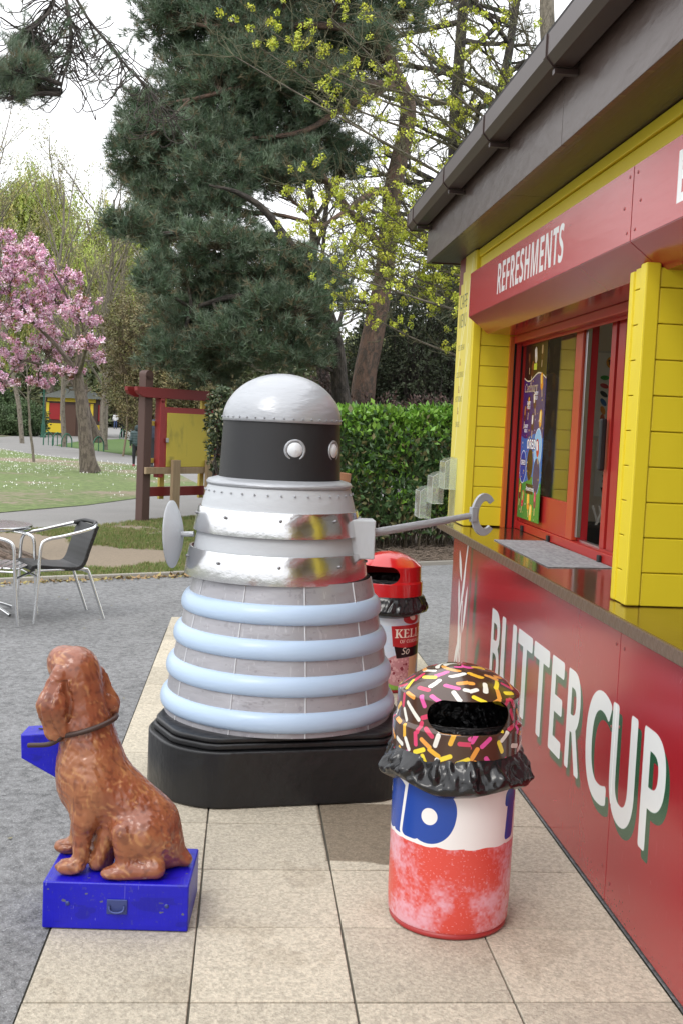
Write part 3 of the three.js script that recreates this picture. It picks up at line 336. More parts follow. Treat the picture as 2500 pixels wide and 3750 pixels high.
{ // seen through the open hatch
  const f = thing('framed_menu', 'framed food menu with round orange number hanging on the inner wall', 'menu', [2.40, 1.56, -7.088]);
  mesh('frame', merge([box(0.40, 0.012, 0.02, 0, 0, 0), box(0.40, 0.012, 0.02, 0, 0.548, 0), box(0.012, 0.536, 0.02, -0.194, 0.274, 0), box(0.012, 0.536, 0.02, 0.194, 0.274, 0)]), M([0.5, 0.5, 0.5], 0.35, { metalness: 0.8 }), f);
  mesh('menu_sheet', new THREE.PlaneGeometry(0.376, 0.536).translate(0, 0.274, 0.004), M([1, 1, 1], 0.4, { map: canvasTex(256, 366, (x, w, h) => { x.fillStyle = '#dcdad4'; x.fillRect(0, 0, w, h); x.fillStyle = '#d99a3e'; x.beginPath(); x.arc(76, 40, 26, 0, 7); x.fill(); x.fillStyle = '#222'; x.font = 'bold 34px sans-serif'; x.fillText('14', 55, 52); const c = ['#3f9a4a', '#b0424a', '#333', '#3f6a9e', '#d98a3a', '#c0624a', '#b87a4a']; c.forEach((q, i) => { x.fillStyle = q; x.beginPath(); x.ellipse(48, 108 + 36 * i, 20, 10, 0.3 * i, 0, 7); x.fill(); x.fillStyle = '#555'; for (let k = 0; k < 4; k++) x.fillRect(90, 96 + 36 * i + 6 * k, 60 + 30 * ((i * 7 + k * 3) % 3), 2.5); }); }) }), f);
  const nb = solo('price_notice', 'white paper price notice with ice cream cone on the inner wall', 'notice', box(0.30, 0.36, 0.004, 2.407, 1.355, -7.087), M([0.7, 0.7, 0.68], 0.8)); 
  const ps = mesh('print', new THREE.PlaneGeometry(0.28, 0.34).translate(2.407, 1.355, -7.083), M([1, 1, 1], 0.8, { map: canvasTex(200, 240, (x, w, h) => { x.fillStyle = '#d8d7d3'; x.fillRect(0, 0, w, h); x.fillStyle = '#222'; x.font = 'bold 15px sans-serif'; ['PL', '99', 'KI', 'KID', 'TU', '99'].forEach((t, i) => x.fillText(t, 26, 62 + 24 * i)); x.beginPath(); x.moveTo(22, 205); x.lineTo(46, 205); x.lineTo(34, 238); x.fill(); }) }), nb);
  const cr = thing('cutlery_crate', 'black crate with white wooden forks behind the open hatch', 'crate', [2.08, 0.86, -6.3]); mesh('crate', rbox(0.42, 0.2, 0.3, 0.01, 0, 0.1, 0), black, cr); const r = rng(6); for (let i = 0; i < 12; i++) mesh('fork', box(0.012, 0.13, 0.004).rotateZ((r() - 0.5) * 0.7).translate(-0.14 + 0.026 * i, 0.24, (r() - 0.5) * 0.2), M([0.62, 0.6, 0.55], 0.7), cr);
  solo('work_table', 'inner worktop behind the serving hatch', 'worktop', merge([box(0.84, 0.04, 2.0, 2.2, 0.838, -5.9), box(0.05, 0.8, 0.05, 1.85, 0.42, -6.8), box(0.05, 0.8, 0.05, 2.55, 0.42, -6.8), box(0.05, 0.8, 0.05, 1.85, 0.42, -5.0), box(0.05, 0.8, 0.05, 2.55, 0.42, -5.0)]), M([0.3, 0.3, 0.31], 0.4));
}

// ---------------------------------------------------------------- the robot statue (a plain hooped robot of grey, blue and polished bands)
{ const R = thing('robot_statue', 'tall grey domed robot statue with pale blue hoops on a black plinth', 'statue', [0.15, 0, -4.95]);
  const grey = M([0.40, 0.415, 0.44], 0.34, { metalness: 0.25, bumpMap: rep(dents, 3, 2), bumpScale: 0.004 }), pale = M([0.47, 0.49, 0.515], 0.5, { bumpMap: rep(dents, 4, 2), bumpScale: 0.003 }), lilac = M([1, 1, 1], 0.32, { metalness: 0.2, map: rep(tex(512, 512, (u, v) => { const a = nz(u, v, 5, 4), b = nz2(u, v * 0.2, 90, 2), c = nz2(u, v, 40, 3); let k = 0.36 * (0.86 + 0.28 * a); let o = [k, k * 0.985, k * 1.05]; if (b > 0.78) o = mix(o, [0.5, 0.5, 0.52], 0.5); if (c > 0.74) o = mix(o, [0.2, 0.19, 0.2], 0.35); return o; }), 3, 1), bumpMap: rep(dents, 5, 3), bumpScale: 0.003 }), blue = M([0.42, 0.54, 0.70], 0.32, { bumpMap: rep(dents, 6, 1), bumpScale: 0.001 }), alu = M([0.78, 0.78, 0.79], 0.22, { metalness: 1, bumpMap: rep(dents, 7, 1), bumpScale: 0.0016 }), rubber = M([0.009, 0.009, 0.010], 0.36, { bumpMap: rep(dents, 2, 2), bumpScale: 0.006 });
  const rivetGeo = new THREE.SphereGeometry(0.0045, 8, 6);
  const P = [[-0.26, 0.55], [0.5, 0.42], [0.63, 0.15], [0.58, -0.42], [0.1, -0.62], [-0.42, -0.42], [-0.53, 0.2], [-0.42, 0.45]];
  const rounded = (k, rad) => { const s = new THREE.Shape(), n = P.length, q = P.map(([x, z]) => new THREE.Vector2(0.04 + (x - 0.04) * k, -(z * k))); for (let i = 0; i < n; i++) { const a = q[(i + n - 1) % n], b = q[i], c = q[(i + 1) % n], u = a.clone().sub(b).setLength(rad).add(b), v = c.clone().sub(b).setLength(rad).add(b); i ? s.lineTo(u.x, u.y) : s.moveTo(u.x, u.y); s.quadraticCurveTo(b.x, b.y, v.x, v.y); } s.closePath(); return s; };
  const slab = (k, rad, h, y) => { const g = new THREE.ExtrudeGeometry(rounded(k, rad), { depth: h - 0.016, bevelEnabled: true, bevelSize: 0.008, bevelThickness: 0.008, bevelSegments: 3, curveSegments: 8 }).rotateX(-PI / 2).translate(0, y + 0.008, 0); return uvBox(g); };
  mesh('plinth', slab(1, 0.09, 0.232, 0.003), rubber, R); mesh('plinth_step', slab(0.955, 0.05, 0.026, 0.236), rubber, R); mesh('plinth_step', slab(0.935, 0.05, 0.022, 0.263), rubber, R);
  // smooth flared body
  const prof = (t) => 0.505 - 0.115 * Math.pow(t, 1.3), y0 = 0.285, y1 = 0.90, pts = []; for (let i = 0; i <= 24; i++) pts.push([prof(i / 24), y0 + (y1 - y0) * i / 24]);
  const skirt = mesh('body', lathe(pts, 96), lilac, R); skirt.position.x = 0.03;
  for (const t of [0.10, 0.335, 0.57, 0.80]) { const y = y0 + (y1 - y0) * t, r = prof(t), h = 0.042, o = []; for (let i = 0; i <= 12; i++) { const a = -PI / 2 + PI * i / 12; o.push([prof(t + Math.sin(a) * h / (y1 - y0)) - 0.002 + 0.026 * Math.cos(a), y + Math.sin(a) * h]); } mesh('hoop', lathe(o, 96), blue, skirt); }
  for (let k = 0; k < 10; k++) { const a = k * 0.628 + 0.2, L = new Limbs(), q = []; for (let i = 0; i <= 8; i++) { const t = i / 8; q.push(V3(Math.sin(a) * (prof(t) + 0.001), y0 + (y1 - y0) * t, Math.cos(a) * (prof(t) + 0.001))); } L.add(q, 0.0035, 0.0035, 5); mesh('seam', L.geo(), M([0.55, 0.56, 0.58], 0.4), skirt); }
  mesh('torso', lathe([[0.385, 0.895], [0.372, 0.98], [0.352, 1.1], [0.338, 1.2], [0.315, 1.285], [0.30, 1.30]], 96), pale, R);
  const band = (ya, yb, ra, rb) => lathe([[ra - 0.008, ya], [ra, ya + 0.0005], [(ra + rb) / 2 + 0.0015, (ya + yb) / 2], [rb, yb - 0.0005], [rb - 0.012, yb]], 128);
  mesh('metal_band', band(0.892, 1.012, 0.406, 0.388), alu, R); mesh('metal_band', band(1.085, 1.19, 0.372, 0.352), alu, R);
  for (const [y, r] of [[0.97, 0.399], [1.16, 0.363]]) for (let k = 0; k < 9; k++) { const a = k * 0.7; mesh('bolt', new THREE.SphereGeometry(0.007, 8, 6).translate(Math.sin(a) * r, y, Math.cos(a) * r), M([0.25, 0.25, 0.26], 0.4, { metalness: 0.8 }), R); }
  mesh('collar', lathe([[0.295, 1.286], [0.318, 1.288], [0.323, 1.298], [0.315, 1.31], [0.27, 1.322]], 96), grey, R);
  mesh('neck', lathe([[0.268, 1.315], [0.262, 1.45], [0.256, 1.575]], 96), M([0.014, 0.014, 0.016], 0.45, { bumpMap: rep(slabBump, 8, 3), bumpScale: 0.001 }), R);
  const dome = []; for (let i = 0; i <= 28; i++) { const a = i / 28 * PI / 2; dome.push([0.262 * Math.cos(a) + 0.0001, 1.567 + 0.213 * Math.sin(a)]); } mesh('dome', lathe([[0.25, 1.566], ...dome], 96), grey, R);
  for (const s of [-1, 1]) { const a = 0.62 + s * 0.42, e = new THREE.Group(); e.name = 'eye'; e.position.set(Math.sin(a) * 0.256, 1.452, Math.cos(a) * 0.256); e.rotation.y = a; R.add(e); mesh('eye_lens', lathe([[0.0005, 0.016], [0.02, 0.013], [0.034, 0.004], [0.036, -0.004]], 28).rotateX(PI / 2), M([0.72, 0.75, 0.78], 0.2), e); mesh('eye_ring', new THREE.TorusGeometry(0.041, 0.007, 10, 32), grey, e); }
  for (let k = 0; k < 40; k++) { const a = k * 2 * PI / 40; mesh('rivet', rivetGeo, grey, R).position.set(Math.sin(a) * 0.2625, 1.583, Math.cos(a) * 0.2625); }
  for (let k = 0; k < 36; k++) { const a = k * 2 * PI / 36; mesh('rivet', rivetGeo, pale, R).position.set(Math.sin(a) * 0.3265, 1.262, Math.cos(a) * 0.3265); }
  // small dish at its side, arm with a gripper reaching over to the counter
  const D = new THREE.Group(); D.name = 'dish'; D.position.set(-0.425, 1.06, 0.05); D.rotation.set(0, -0.2, PI / 2 + 0.06); R.add(D);
  const dp = []; for (let i = 0; i <= 14; i++) { const q = i / 14; dp.push([0.148 * q + 0.0005, 0.0 + 0.04 * q * q]); } for (let i = 14; i >= 0; i--) { const q = i / 14; dp.push([0.148 * q + 0.0005, -0.005 + 0.04 * q * q]); } mesh('bowl', lathe(dp, 48), pale, D); mesh('hub', rod([0, -0.06, 0], [0, 0.07, 0], 0.012), grey, D);
  mesh('shoulder_block', rbox(0.125, 0.17, 0.12, 0.006, 0.355, 1.075, 0.11, 3), pale, R);
  const tip = [0.90, 1.175, -0.14]; mesh('arm', merge([rod([0.41, 1.098, 0.09], [0.78, 1.155, -0.085], 0.0185, 0.017, 20), rod([0.77, 1.154, -0.08], tip, 0.0145, 0.0145, 20)]), grey, R);
  const C = []; for (let i = 0; i <= 20; i++) { const a = 0.75 + i / 20 * (6.283 - 1.5); C.push([0.075 * Math.cos(a) * 0.85, 0.098 * Math.sin(a)]); } for (let i = 20; i >= 0; i--) { const a = 0.95 + i / 20 * (6.283 - 1.9); C.push([0.048 * Math.cos(a) * 0.85 + 0.006, 0.066 * Math.sin(a)]); }
  const gr = mesh('gripper', extrude(C, 0.014, 0.002), grey, R); gr.position.set(0.955, 1.18, -0.16); gr.rotation.y = 0.35; mesh('hinge', rbox(0.03, 0.07, 0.03, 0.004, -0.055, 0, 0.006), grey, gr);
}

// ---------------------------------------------------------------- litter bins
const lidShell = (() => { const o = [[0.2015, 0.553], [0.2055, 0.557], [0.206, 0.57], [0.2055, 0.646], [0.2045, 0.650], [0.1955, 0.658], [0.195, 0.661], [0.193, 0.742], [0.192, 0.7455], [0.186, 0.7505], [0.183, 0.752], [0.155, 0.775], [0.11, 0.803], [0.06, 0.82], [0.0005, 0.827]], i = o.map(([r, y]) => [Math.max(0.0004, r - 0.007), y - (r < 0.19 ? 0.007 : 0)]).reverse(); const prof = [...o.map((p) => p), ...i, o[0]]; const g = lathe(prof, 72); 
  const n = prof.length, uv = g.attributes.uv, p = g.attributes.position; let len = [0]; for (let k = 1; k < n; k++) len.push(len[k - 1] + Math.hypot(prof[k][0] - prof[k - 1][0], prof[k][1] - prof[k - 1][1])); const tot = 0.40; for (let k = 0; k < uv.count; k++) { const j = k % n; uv.setXY(k, uv.getX(k), len[j] / tot); }
  g.computeVertexNormals(); const hole = new THREE.Shape(); const hw = 0.125, hh = 0.05, rr = 0.048; hole.moveTo(-hw + rr, -hh); hole.lineTo(hw - rr, -hh); hole.absarc(hw - rr, 0, hh, -PI / 2, PI / 2); hole.lineTo(-hw + rr, hh); hole.absarc(-hw + rr, 0, hh, PI / 2, 1.5 * PI);
  const cut = new THREE.ExtrudeGeometry(hole, { depth: 0.3, bevelEnabled: false, curveSegments: 14 }).translate(0, 0.70, 0.05); const ev = new Evaluator(); ev.attributes = ['position', 'normal', 'uv']; ev.useGroups = false; const a = new Brush(g), b = new Brush(cut); a.updateMatrixWorld(); b.updateMatrixWorld(); return ev.evaluate(a, b, SUBTRACTION).geometry; })();
const bagGeo = (seed, amp, y0 = 0.578, drop = 0.118) => { const N = 220, K = 20, g = new THREE.PlaneGeometry(1, 1, N, K), p = g.attributes.position, pr = [[0.199, 0], [0.208, 0.05], [0.222, 0.2], [0.24, 0.45], [0.25, 0.68], [0.238, 0.86], [0.2, 1]];
  for (let j = 0; j <= K; j++) for (let i = 0; i <= N; i++) { const v = j / K, a = i / N * 2 * PI; let q = 0; while (q < pr.length - 2 && pr[q + 1][1] < v) q++; const t = (v - pr[q][1]) / (pr[q + 1][1] - pr[q][1]); let r = pr[q][0] + (pr[q + 1][0] - pr[q][0]) * t; const c = Math.cos(a), s = Math.sin(a), f = Math.sin(PI * Math.min(1, v * 1.15)); r += amp * f * ((noise3(c * 5 + seed, v * 2, s * 5) - 0.5) * 0.05 + Math.abs(noise3(c * 9 + v * 2.2, v * 1.2 + seed, s * 9 - v * 2) - 0.5) * 0.05 + Math.abs(noise3(c * 19 - v * 3, v * 2.2 + seed, s * 19 + v * 2) - 0.5) * 0.022 - 0.02) + amp * f * 0.03 * (noise3(c * 1.5 + seed * 2, 3, s * 1.5) - 0.4); const y = y0 - drop * v * (1 + 0.45 * amp * (noise3(c * 2 + seed, 9, s * 2) - 0.5)) - 0.0; p.setXYZ(j * (N + 1) + i, s * r, y, c * r); }
  g.computeVertexNormals(); return g; };
const bagMat = M([0.012, 0.012, 0.013], 0.22, { side: THREE.DoubleSide });
function bin(label, pos, turn, lidMat, bodyMat, footMat, seed, amp, lidTurn = 0) {
  const t = thing('litter_bin', label, 'litter bin', pos, turn); mesh('body', lathe([[0.186, 0.02], [0.1925, 0.03], [0.195, 0.1], [0.196, 0.35], [0.196, 0.62]], 96), bodyMat, t); mesh('foot', lathe([[0.15, 0.001], [0.183, 0.002], [0.188, 0.008], [0.188, 0.021], [0.17, 0.024]], 72), footMat, t);
  { const g = t.children[0].geometry, p = g.attributes.position, uv = g.attributes.uv; for (let i = 0; i < p.count; i++) uv.setY(i, (p.getY(i) - 0.02) / 0.6); }
  mesh('lid', lidShell, lidMat, t).rotation.y = lidTurn; mesh('bin_bag', bagGeo(seed, amp), bagMat, t); mesh('liner', lathe([[0.188, 0.67], [0.182, 0.655], [0.178, 0.5], [0.16, 0.42], [0.0005, 0.41]], 40), M([0.010, 0.010, 0.011], 0.3, { side: THREE.DoubleSide, bumpMap: rep(dents, 6, 3), bumpScale: 0.02 }), t); return t;
}
{ const sprinkles = canvasTex(2048, 512, (x, w, h) => { x.fillStyle = 'rgb(74,52,40)'; x.fillRect(0, 0, w, h); const r = rng(31), rad = (v) => { const s = v * 0.40; return s < 0.165 ? 0.2 : s < 0.20 ? 0.18 : Math.max(0.02, 0.175 - (s - 0.20) * 0.95); }; const put = [];
    for (let i = 0; i < 9000 && put.length < 250; i++) { const u = r(), v = r() * 0.98, k = rad(v); if (r() > k / 0.2) continue; const X = u * 1.256, Y = v * 0.4; if (put.some(([a, b]) => { let d = Math.abs(a - X) * k / 0.2; d = Math.min(d, 1.256 * k / 0.2 - d); return Math.hypot(d, b - Y) < 0.034; })) continue; put.push([X, Y]); const c = ['#d8436e', '#e05aa0', '#e8b23a', '#f0d83c', '#e9e7de', '#e9a04a', '#cf3f62', '#e6e4da'][Math.floor(r() * 8)];
      for (const du of [-1, 0, 1]) { x.save(); x.translate((u + du) * w, h - v * h); x.scale(w / 1.256 * 0.2 / k, h / 0.4); x.rotate(Math.floor(r() * 7) * 0.45 + r() * 0.3); x.fillStyle = c; x.beginPath(); x.roundRect(-0.0235, -0.0072, 0.047, 0.0144, 0.0068); x.fill(); x.restore(); } } });
  const n1 = noise2(61), n2 = noise2(62);
  const mott = tex(1024, 512, (u, v) => { const X = Math.cos(u * 6.2832) * 0.195, Z = Math.sin(u * 6.2832) * 0.195, Y = v * 0.29, q = (f) => noise3(X * f + 40, Y * f + 9, Z * f + 70), a = q(9) * 0.65 + q(19) * 0.35, b = q(60) * 0.5 + q(140) * 0.5, c = q(230); let k = sm(0.40, 0.74, a * 0.8 + b * 0.32 - 0.06); let o = mix([0.66, 0.075, 0.055], [0.74, 0.42, 0.50], k * 0.85); if (c > 0.80) o = mix(o, [0.8, 0.55, 0.58], 0.25); return o; });
  const fab = canvasTex(2048, 1024, (x, w, h) => { const d = mott.image.data, id = x.createImageData(1024, 512); for (let j = 0; j < 512; j++) for (let i = 0; i < 1024 * 4; i++) id.data[j * 4096 + i] = d[(511 - j) * 4096 + i]; const c2 = document.createElement('canvas'); c2.width = 1024; c2.height = 512; c2.getContext('2d').putImageData(id, 0, 0); x.drawImage(c2, 0, h * 0.52, w, h * 0.48);
    x.fillStyle = '#e8e6e4'; x.beginPath(); x.moveTo(0, 0); x.lineTo(w, 0); for (let i = 80; i >= 0; i--) x.lineTo(i / 80 * w, h * (0.545 + 0.004 * Math.sin(i))); x.fill();
    const at = (deg) => ((deg / 360) % 1 + 1) % 1 * w; x.textAlign = 'center'; x.lineJoin = 'round';
    for (const [ch, deg, sx] of [['f', 54, 0.8], ['a', 98, 1], ['b', 141, 1.15], ['f', 234, 0.8], ['a', 278, 1], ['b', 321, 1.15]]) for (const dx of [-w, 0, w]) { x.save(); x.translate(at(deg) + dx, h * 0.50); x.scale(sx * 1.0, 1.0); x.transform(1, 0, -0.12, 1, 0, 0); x.font = 'bold 420px sans-serif'; x.strokeStyle = '#e8e6e4'; x.lineWidth = 96; x.strokeText(ch, 0, 0); x.strokeStyle = '#23479c'; x.lineWidth = 58; x.strokeText(ch, 0, 0); x.fillStyle = '#23479c'; x.fillText(ch, 0, 0); x.save(); x.translate(8, 8); x.strokeStyle = '#8fc0e6'; x.lineWidth = 5; x.strokeText(ch, 6, -2); x.restore(); x.lineWidth = 44; x.strokeStyle = '#23479c'; x.strokeText(ch, -4, 4); x.fillText(ch, -4, 4); if (ch === 'b') { x.fillStyle = '#ece9e6'; x.beginPath(); x.ellipse(14, -112, 38, 46, -0.3, 0, 7); x.fill(); } x.restore(); if (ch === 'b') { x.fillStyle = '#4a5a86'; x.font = '26px sans-serif'; x.fillText('®', at(deg) + dx + 178, h * 0.22); } } });
  bin('litter bin with a brown sprinkle patterned lid and pink and white print', [0.70, 0, -3.455], 0.02, M([1, 1, 1], 0.2, { map: sprinkles, clearcoat: 0.5, clearcoatRoughness: 0.08 }), M([1, 1, 1], 0.26, { map: fab, bumpMap: rep(dents, 2, 1), bumpScale: 0.001 }), M([0.36, 0.03, 0.03], 0.4), 3, 1.0);
  const art = canvasTex(1024, 512, (x, w, h) => { const g = x.createLinearGradient(0, 0, 0, h); x.fillStyle = '#bcd0e4'; x.fillRect(0, 0, w, h); const r = rng(77); for (let i = 0; i < 260; i++) { x.fillStyle = `rgba(${228 + 16 * r()},${226 + 14 * r()},${234 + 10 * r()},0.14)`; x.beginPath(); x.ellipse(r() * w, (0.1 + 0.6 * r()) * h, 20 + 70 * r(), 12 + 34 * r(), 0, 0, 7); x.fill(); }
    for (const ox of [0, w / 2]) { x.fillStyle = '#8ec050'; x.beginPath(); x.moveTo(ox, h); x.lineTo(ox, h * 0.78); x.quadraticCurveTo(ox + 130, h * 0.62, ox + 300, h * 0.80); x.lineTo(ox + w / 2, h * 0.86); x.lineTo(ox + w / 2, h); x.fill(); x.strokeStyle = '#5f98cf'; x.lineWidth = 26; x.beginPath(); x.moveTo(ox, h * 0.745); x.quadraticCurveTo(ox + 130, h * 0.585, ox + 300, h * 0.77); x.stroke();
      x.fillStyle = '#c98f94'; x.beginPath(); x.ellipse(ox + 330, h * 0.80, 90, 80, 0, 0, 7); x.fill(); for (let i = 0; i < 80; i++) { x.fillStyle = r() < 0.3 ? '#8a3040' : '#dcb0b2'; x.beginPath(); x.arc(ox + 330 + (r() - 0.5) * 150, h * 0.80 + (r() - 0.5) * 120, 2 + 7 * r(), 0, 7); x.fill(); } x.fillStyle = '#d8b890'; x.beginPath(); x.moveTo(ox + 390, h * 0.60); x.lineTo(ox + 470, h * 0.60); x.lineTo(ox + 440, h); x.lineTo(ox + 380, h); x.fill();
      x.fillStyle = '#1c1418'; x.beginPath(); x.moveTo(ox + 292, h * 0.52); x.lineTo(ox + 500, h * 0.50); x.lineTo(ox + 480, h * 0.66); x.lineTo(ox + 312, h * 0.68); x.fill(); x.fillStyle = '#b42a30'; x.beginPath(); x.moveTo(ox + 278, h * 0.36); x.lineTo(ox + 512, h * 0.34); x.lineTo(ox + 502, h * 0.55); x.quadraticCurveTo(ox + 400, h * 0.60, ox + 290, h * 0.56); x.fill(); x.fillStyle = '#b42a30'; x.beginPath(); x.ellipse(ox + 395, h * 0.29, 55, 28, 0, 0, 7); x.fill(); x.fillStyle = '#eee4d8'; x.beginPath(); x.ellipse(ox + 400, h * 0.28, 22, 14, 0.4, 0, 7); x.fill();
      x.fillStyle = '#efe6d6'; x.font = 'bold 62px serif'; x.fillText("KELLY'S", ox + 296, h * 0.475); x.font = '24px serif'; x.fillText('OF CORNWALL', ox + 325, h * 0.53); x.font = 'italic 46px sans-serif'; x.fillText('So', ox + 335, h * 0.64); } });
  bin('litter bin with a glossy red lid and ice cream print behind the robot', [0.875, 0, -6.6], 1.45, M([0.52, 0.012, 0.014], 0.18, { clearcoat: 0.5 }), M([1, 1, 1], 0.28, { map: art }), M([0.3, 0.02, 0.02], 0.4), 9, 0.5, -1.95);
}

// ---------------------------------------------------------------- the dog statue on its blue box
{ const D = thing('dog_statue', 'brown painted sitting spaniel statue on a bright blue collection box', 'statue', [-0.338, 0, -3.48], -0.055);
  const blueMap = (() => { const n = noise2(83); return tex(512, 512, (u, v) => { const s = n(u, v * 4, 5, 3), g = n(u, v, 60, 2), ch = n(u, v, 22, 3); let o = mix([0.004, 0.003, 0.36], [0.009, 0.007, 0.5], s); if (ch > 0.80) o = mix(o, [0.10, 0.11, 0.16], sm(0.80, 0.82, ch)); if (g > 0.80) o = mix(o, [0.05, 0.05, 0.3], 0.5); const sc = n(u * 1, v * 0.13, 110, 1); if (sc > 0.955) o = mix(o, [0.16, 0.16, 0.5], 0.55); if (s < 0.36) o = mix(o, [0.004, 0.004, 0.26], 0.5); return o; }); })();
  const bl = M([1, 1, 1], 0.36, { map: rep(blueMap, 2), bumpMap: rep(brushBump, 3), bumpScale: 0.001 });
  const bx = mesh('collection_box', rbox(0.443, 0.147, 0.30, 0.006, 0, 0.0755, 0, 3), bl, D); const steel = M([0.05, 0.07, 0.22], 0.4, { metalness: 0.3 });
  const lk = mesh('lock_plate', rbox(0.062, 0.046, 0.006, 0.002, 0.005, 0.077, 0.1525), steel, bx); mesh('pull_ring', tube([[-0.018, 0.082, 0.158], [-0.014, 0.068, 0.164], [0.005, 0.063, 0.166], [0.024, 0.068, 0.164], [0.028, 0.082, 0.158]], 0.0035, 16, 8), steel, lk);
  for (const s of [-1, 1]) { mesh('screw', new THREE.SphereGeometry(0.007, 10, 8).scale(1, 1, 0.5).translate(s * 0.15 + 0.005, 0.083, 0.151), steel, bx); }
  const Y = 0.15, J = (x, y, z) => [x, y, z];
  const body = (p) => {
    const q = p; let d = 1;
    // trunk, chest, neck
    d = cap(q, J(-0.11, 0.30, 0), J(0.07, 0.13, 0), 0.096, 0.098); d = smin(d, ell(q, J(-0.125, 0.27, 0.0), [0.088, 0.125, 0.088]), 0.05); d = smin(d, cap(q, J(-0.115, 0.36, 0), J(-0.15, 0.53, -0.005), 0.082, 0.06), 0.06); d = smin(d, cap(q, J(0.06, 0.12, 0), J(0.1, 0.07, 0), 0.1, 0.085), 0.04);
    // near fore leg and far fore leg
    let f = cap(q, J(-0.095, 0.27, 0.055), J(-0.115, 0.17, 0.068), 0.058, 0.036); f = smin(f, cap(q, J(-0.115, 0.17, 0.068), J(-0.122, 0.05, 0.078), 0.034, 0.024), 0.03); f = smin(f, ell(q, J(-0.152, 0.022, 0.09), [0.046, 0.023, 0.03]), 0.02); d = smin(d, f, 0.035);
    f = cap(q, J(-0.125, 0.24, -0.05), J(-0.165, 0.05, -0.075), 0.045, 0.025); f = smin(f, ell(q, J(-0.198, 0.022, -0.075), [0.042, 0.023, 0.03]), 0.02); d = smin(d, f, 0.03);
    // near haunch: thigh, knee up in front, shank down, long hind foot
    let h = ell(q, J(0.07, 0.11, 0.065), [0.085, 0.088, 0.058]); h = smin(h, cap(q, J(0.06, 0.135, 0.08), J(0.012, 0.148, 0.098), 0.055, 0.036), 0.03); h = smin(h, cap(q, J(0.006, 0.14, 0.1), J(0.02, 0.03, 0.108), 0.034, 0.022), 0.02); h = smin(h, cap(q, J(0.115, 0.028, 0.105), J(0.0, 0.02, 0.118), 0.028, 0.024), 0.022); h = smin(h, ell(q, J(-0.02, 0.018, 0.12), [0.034, 0.02, 0.026]), 0.015); d = smin(d, h, 0.014);
    h = ell(q, J(0.07, 0.10, -0.065), [0.085, 0.085, 0.058]); h = smin(h, cap(q, J(0.1, 0.02, -0.11), J(-0.01, 0.018, -0.12), 0.026, 0.024), 0.02); d = smin(d, h, 0.02);
    // shaggy hair between the legs, tail stump
    d = smin(d, cap(q, J(-0.055, 0.16, 0.0), J(-0.07, 0.02, 0.02), 0.05, 0.04), 0.02); d = smin(d, cap(q, J(-0.035, 0.16, 0.05), J(-0.075, 0.025, 0.055), 0.03, 0.026), 0.014); d = smin(d, cap(q, J(0.13, 0.05, 0), J(0.192, 0.022, 0.0), 0.045, 0.022), 0.03);
    return d; };
  const head = (p) => { let d = ell(p, J(-0.17, 0.618, -0.005), [0.073, 0.073, 0.076]); d = smin(d, cap(p, J(-0.15, 0.55, 0), J(-0.125, 0.40, 0), 0.066, 0.084), 0.05); d = smin(d, cap(p, J(-0.215, 0.625, -0.04), J(-0.245, 0.60, -0.115), 0.046, 0.034), 0.03); d = smin(d, ell(p, J(-0.222, 0.648, -0.022), [0.034, 0.036, 0.038]), 0.025); d = smin(d, ell(p, J(-0.255, 0.60, -0.14), [0.026, 0.024, 0.03]), 0.015); return d; };
  const ears = (p) => { let d = cap(p, J(-0.205, 0.615, 0.052), J(-0.222, 0.52, 0.068), 0.028, 0.04); d = smin(d, cap(p, J(-0.222, 0.52, 0.066), J(-0.214, 0.44, 0.062), 0.04, 0.03), 0.03); d = smin(d, cap(p, J(-0.198, 0.54, 0.072), J(-0.192, 0.435, 0.07), 0.02, 0.014), 0.012); let e = cap(p, J(-0.108, 0.60, -0.045), J(-0.082, 0.50, -0.05), 0.024, 0.036); e = smin(e, cap(p, J(-0.082, 0.50, -0.05), J(-0.086, 0.445, -0.045), 0.036, 0.024), 0.03); return Math.min(d, e); };
  // hair locks run down and back along the coat
  const lock = (p, f, g, o) => { const a = 0.55 * p[0] - 0.83 * p[1], b = 0.83 * p[0] + 0.55 * p[1], w = 0.018 * Math.sin(a * 38 + o + p[2] * 20); return noise3(a * f + o, (b + w) * g, (p[2] + w) * g + o); };
  const fur = (p, k) => k * ((Math.abs(lock(p, 8, 58, 1) - 0.5) - 0.2) * 0.0065 + (Math.abs(lock(p, 11, 110, 5) - 0.5) - 0.2) * 0.006 + (noise3(p[0] * 12, p[1] * 12, p[2] * 12) - 0.5) * 0.004);
  const f = (p) => { let d = smin(body(p), head(p), 0.02); const ea = ears(p); d = smin(d, ea, 0.006); if (d > 0.02 || d < -0.02) return d; if (ea < 0.012 && p[1] < 0.60) d += 0.0042 * Math.sin((p[0] * 0.7 + p[2]) * 210 + Math.sin(p[1] * 45) * 1.6); if (p[1] < 0.034 && (p[0] < -0.168 || (p[0] < 0 && p[2] > 0.085))) d += 0.0028 * Math.max(0, Math.cos((p[2] - 0.004) * 330)); d += fur(p, p[1] < 0.04 ? 0.5 : p[1] > 0.5 ? 0.7 : 1); return Math.max(d, 0.002 - p[1]); };
  const g = surface(f, [-0.31, -0.012, -0.19], [0.235, 0.72, 0.16], 0.0038), pos = g.attributes.position, col = new Float32Array(pos.count * 3);
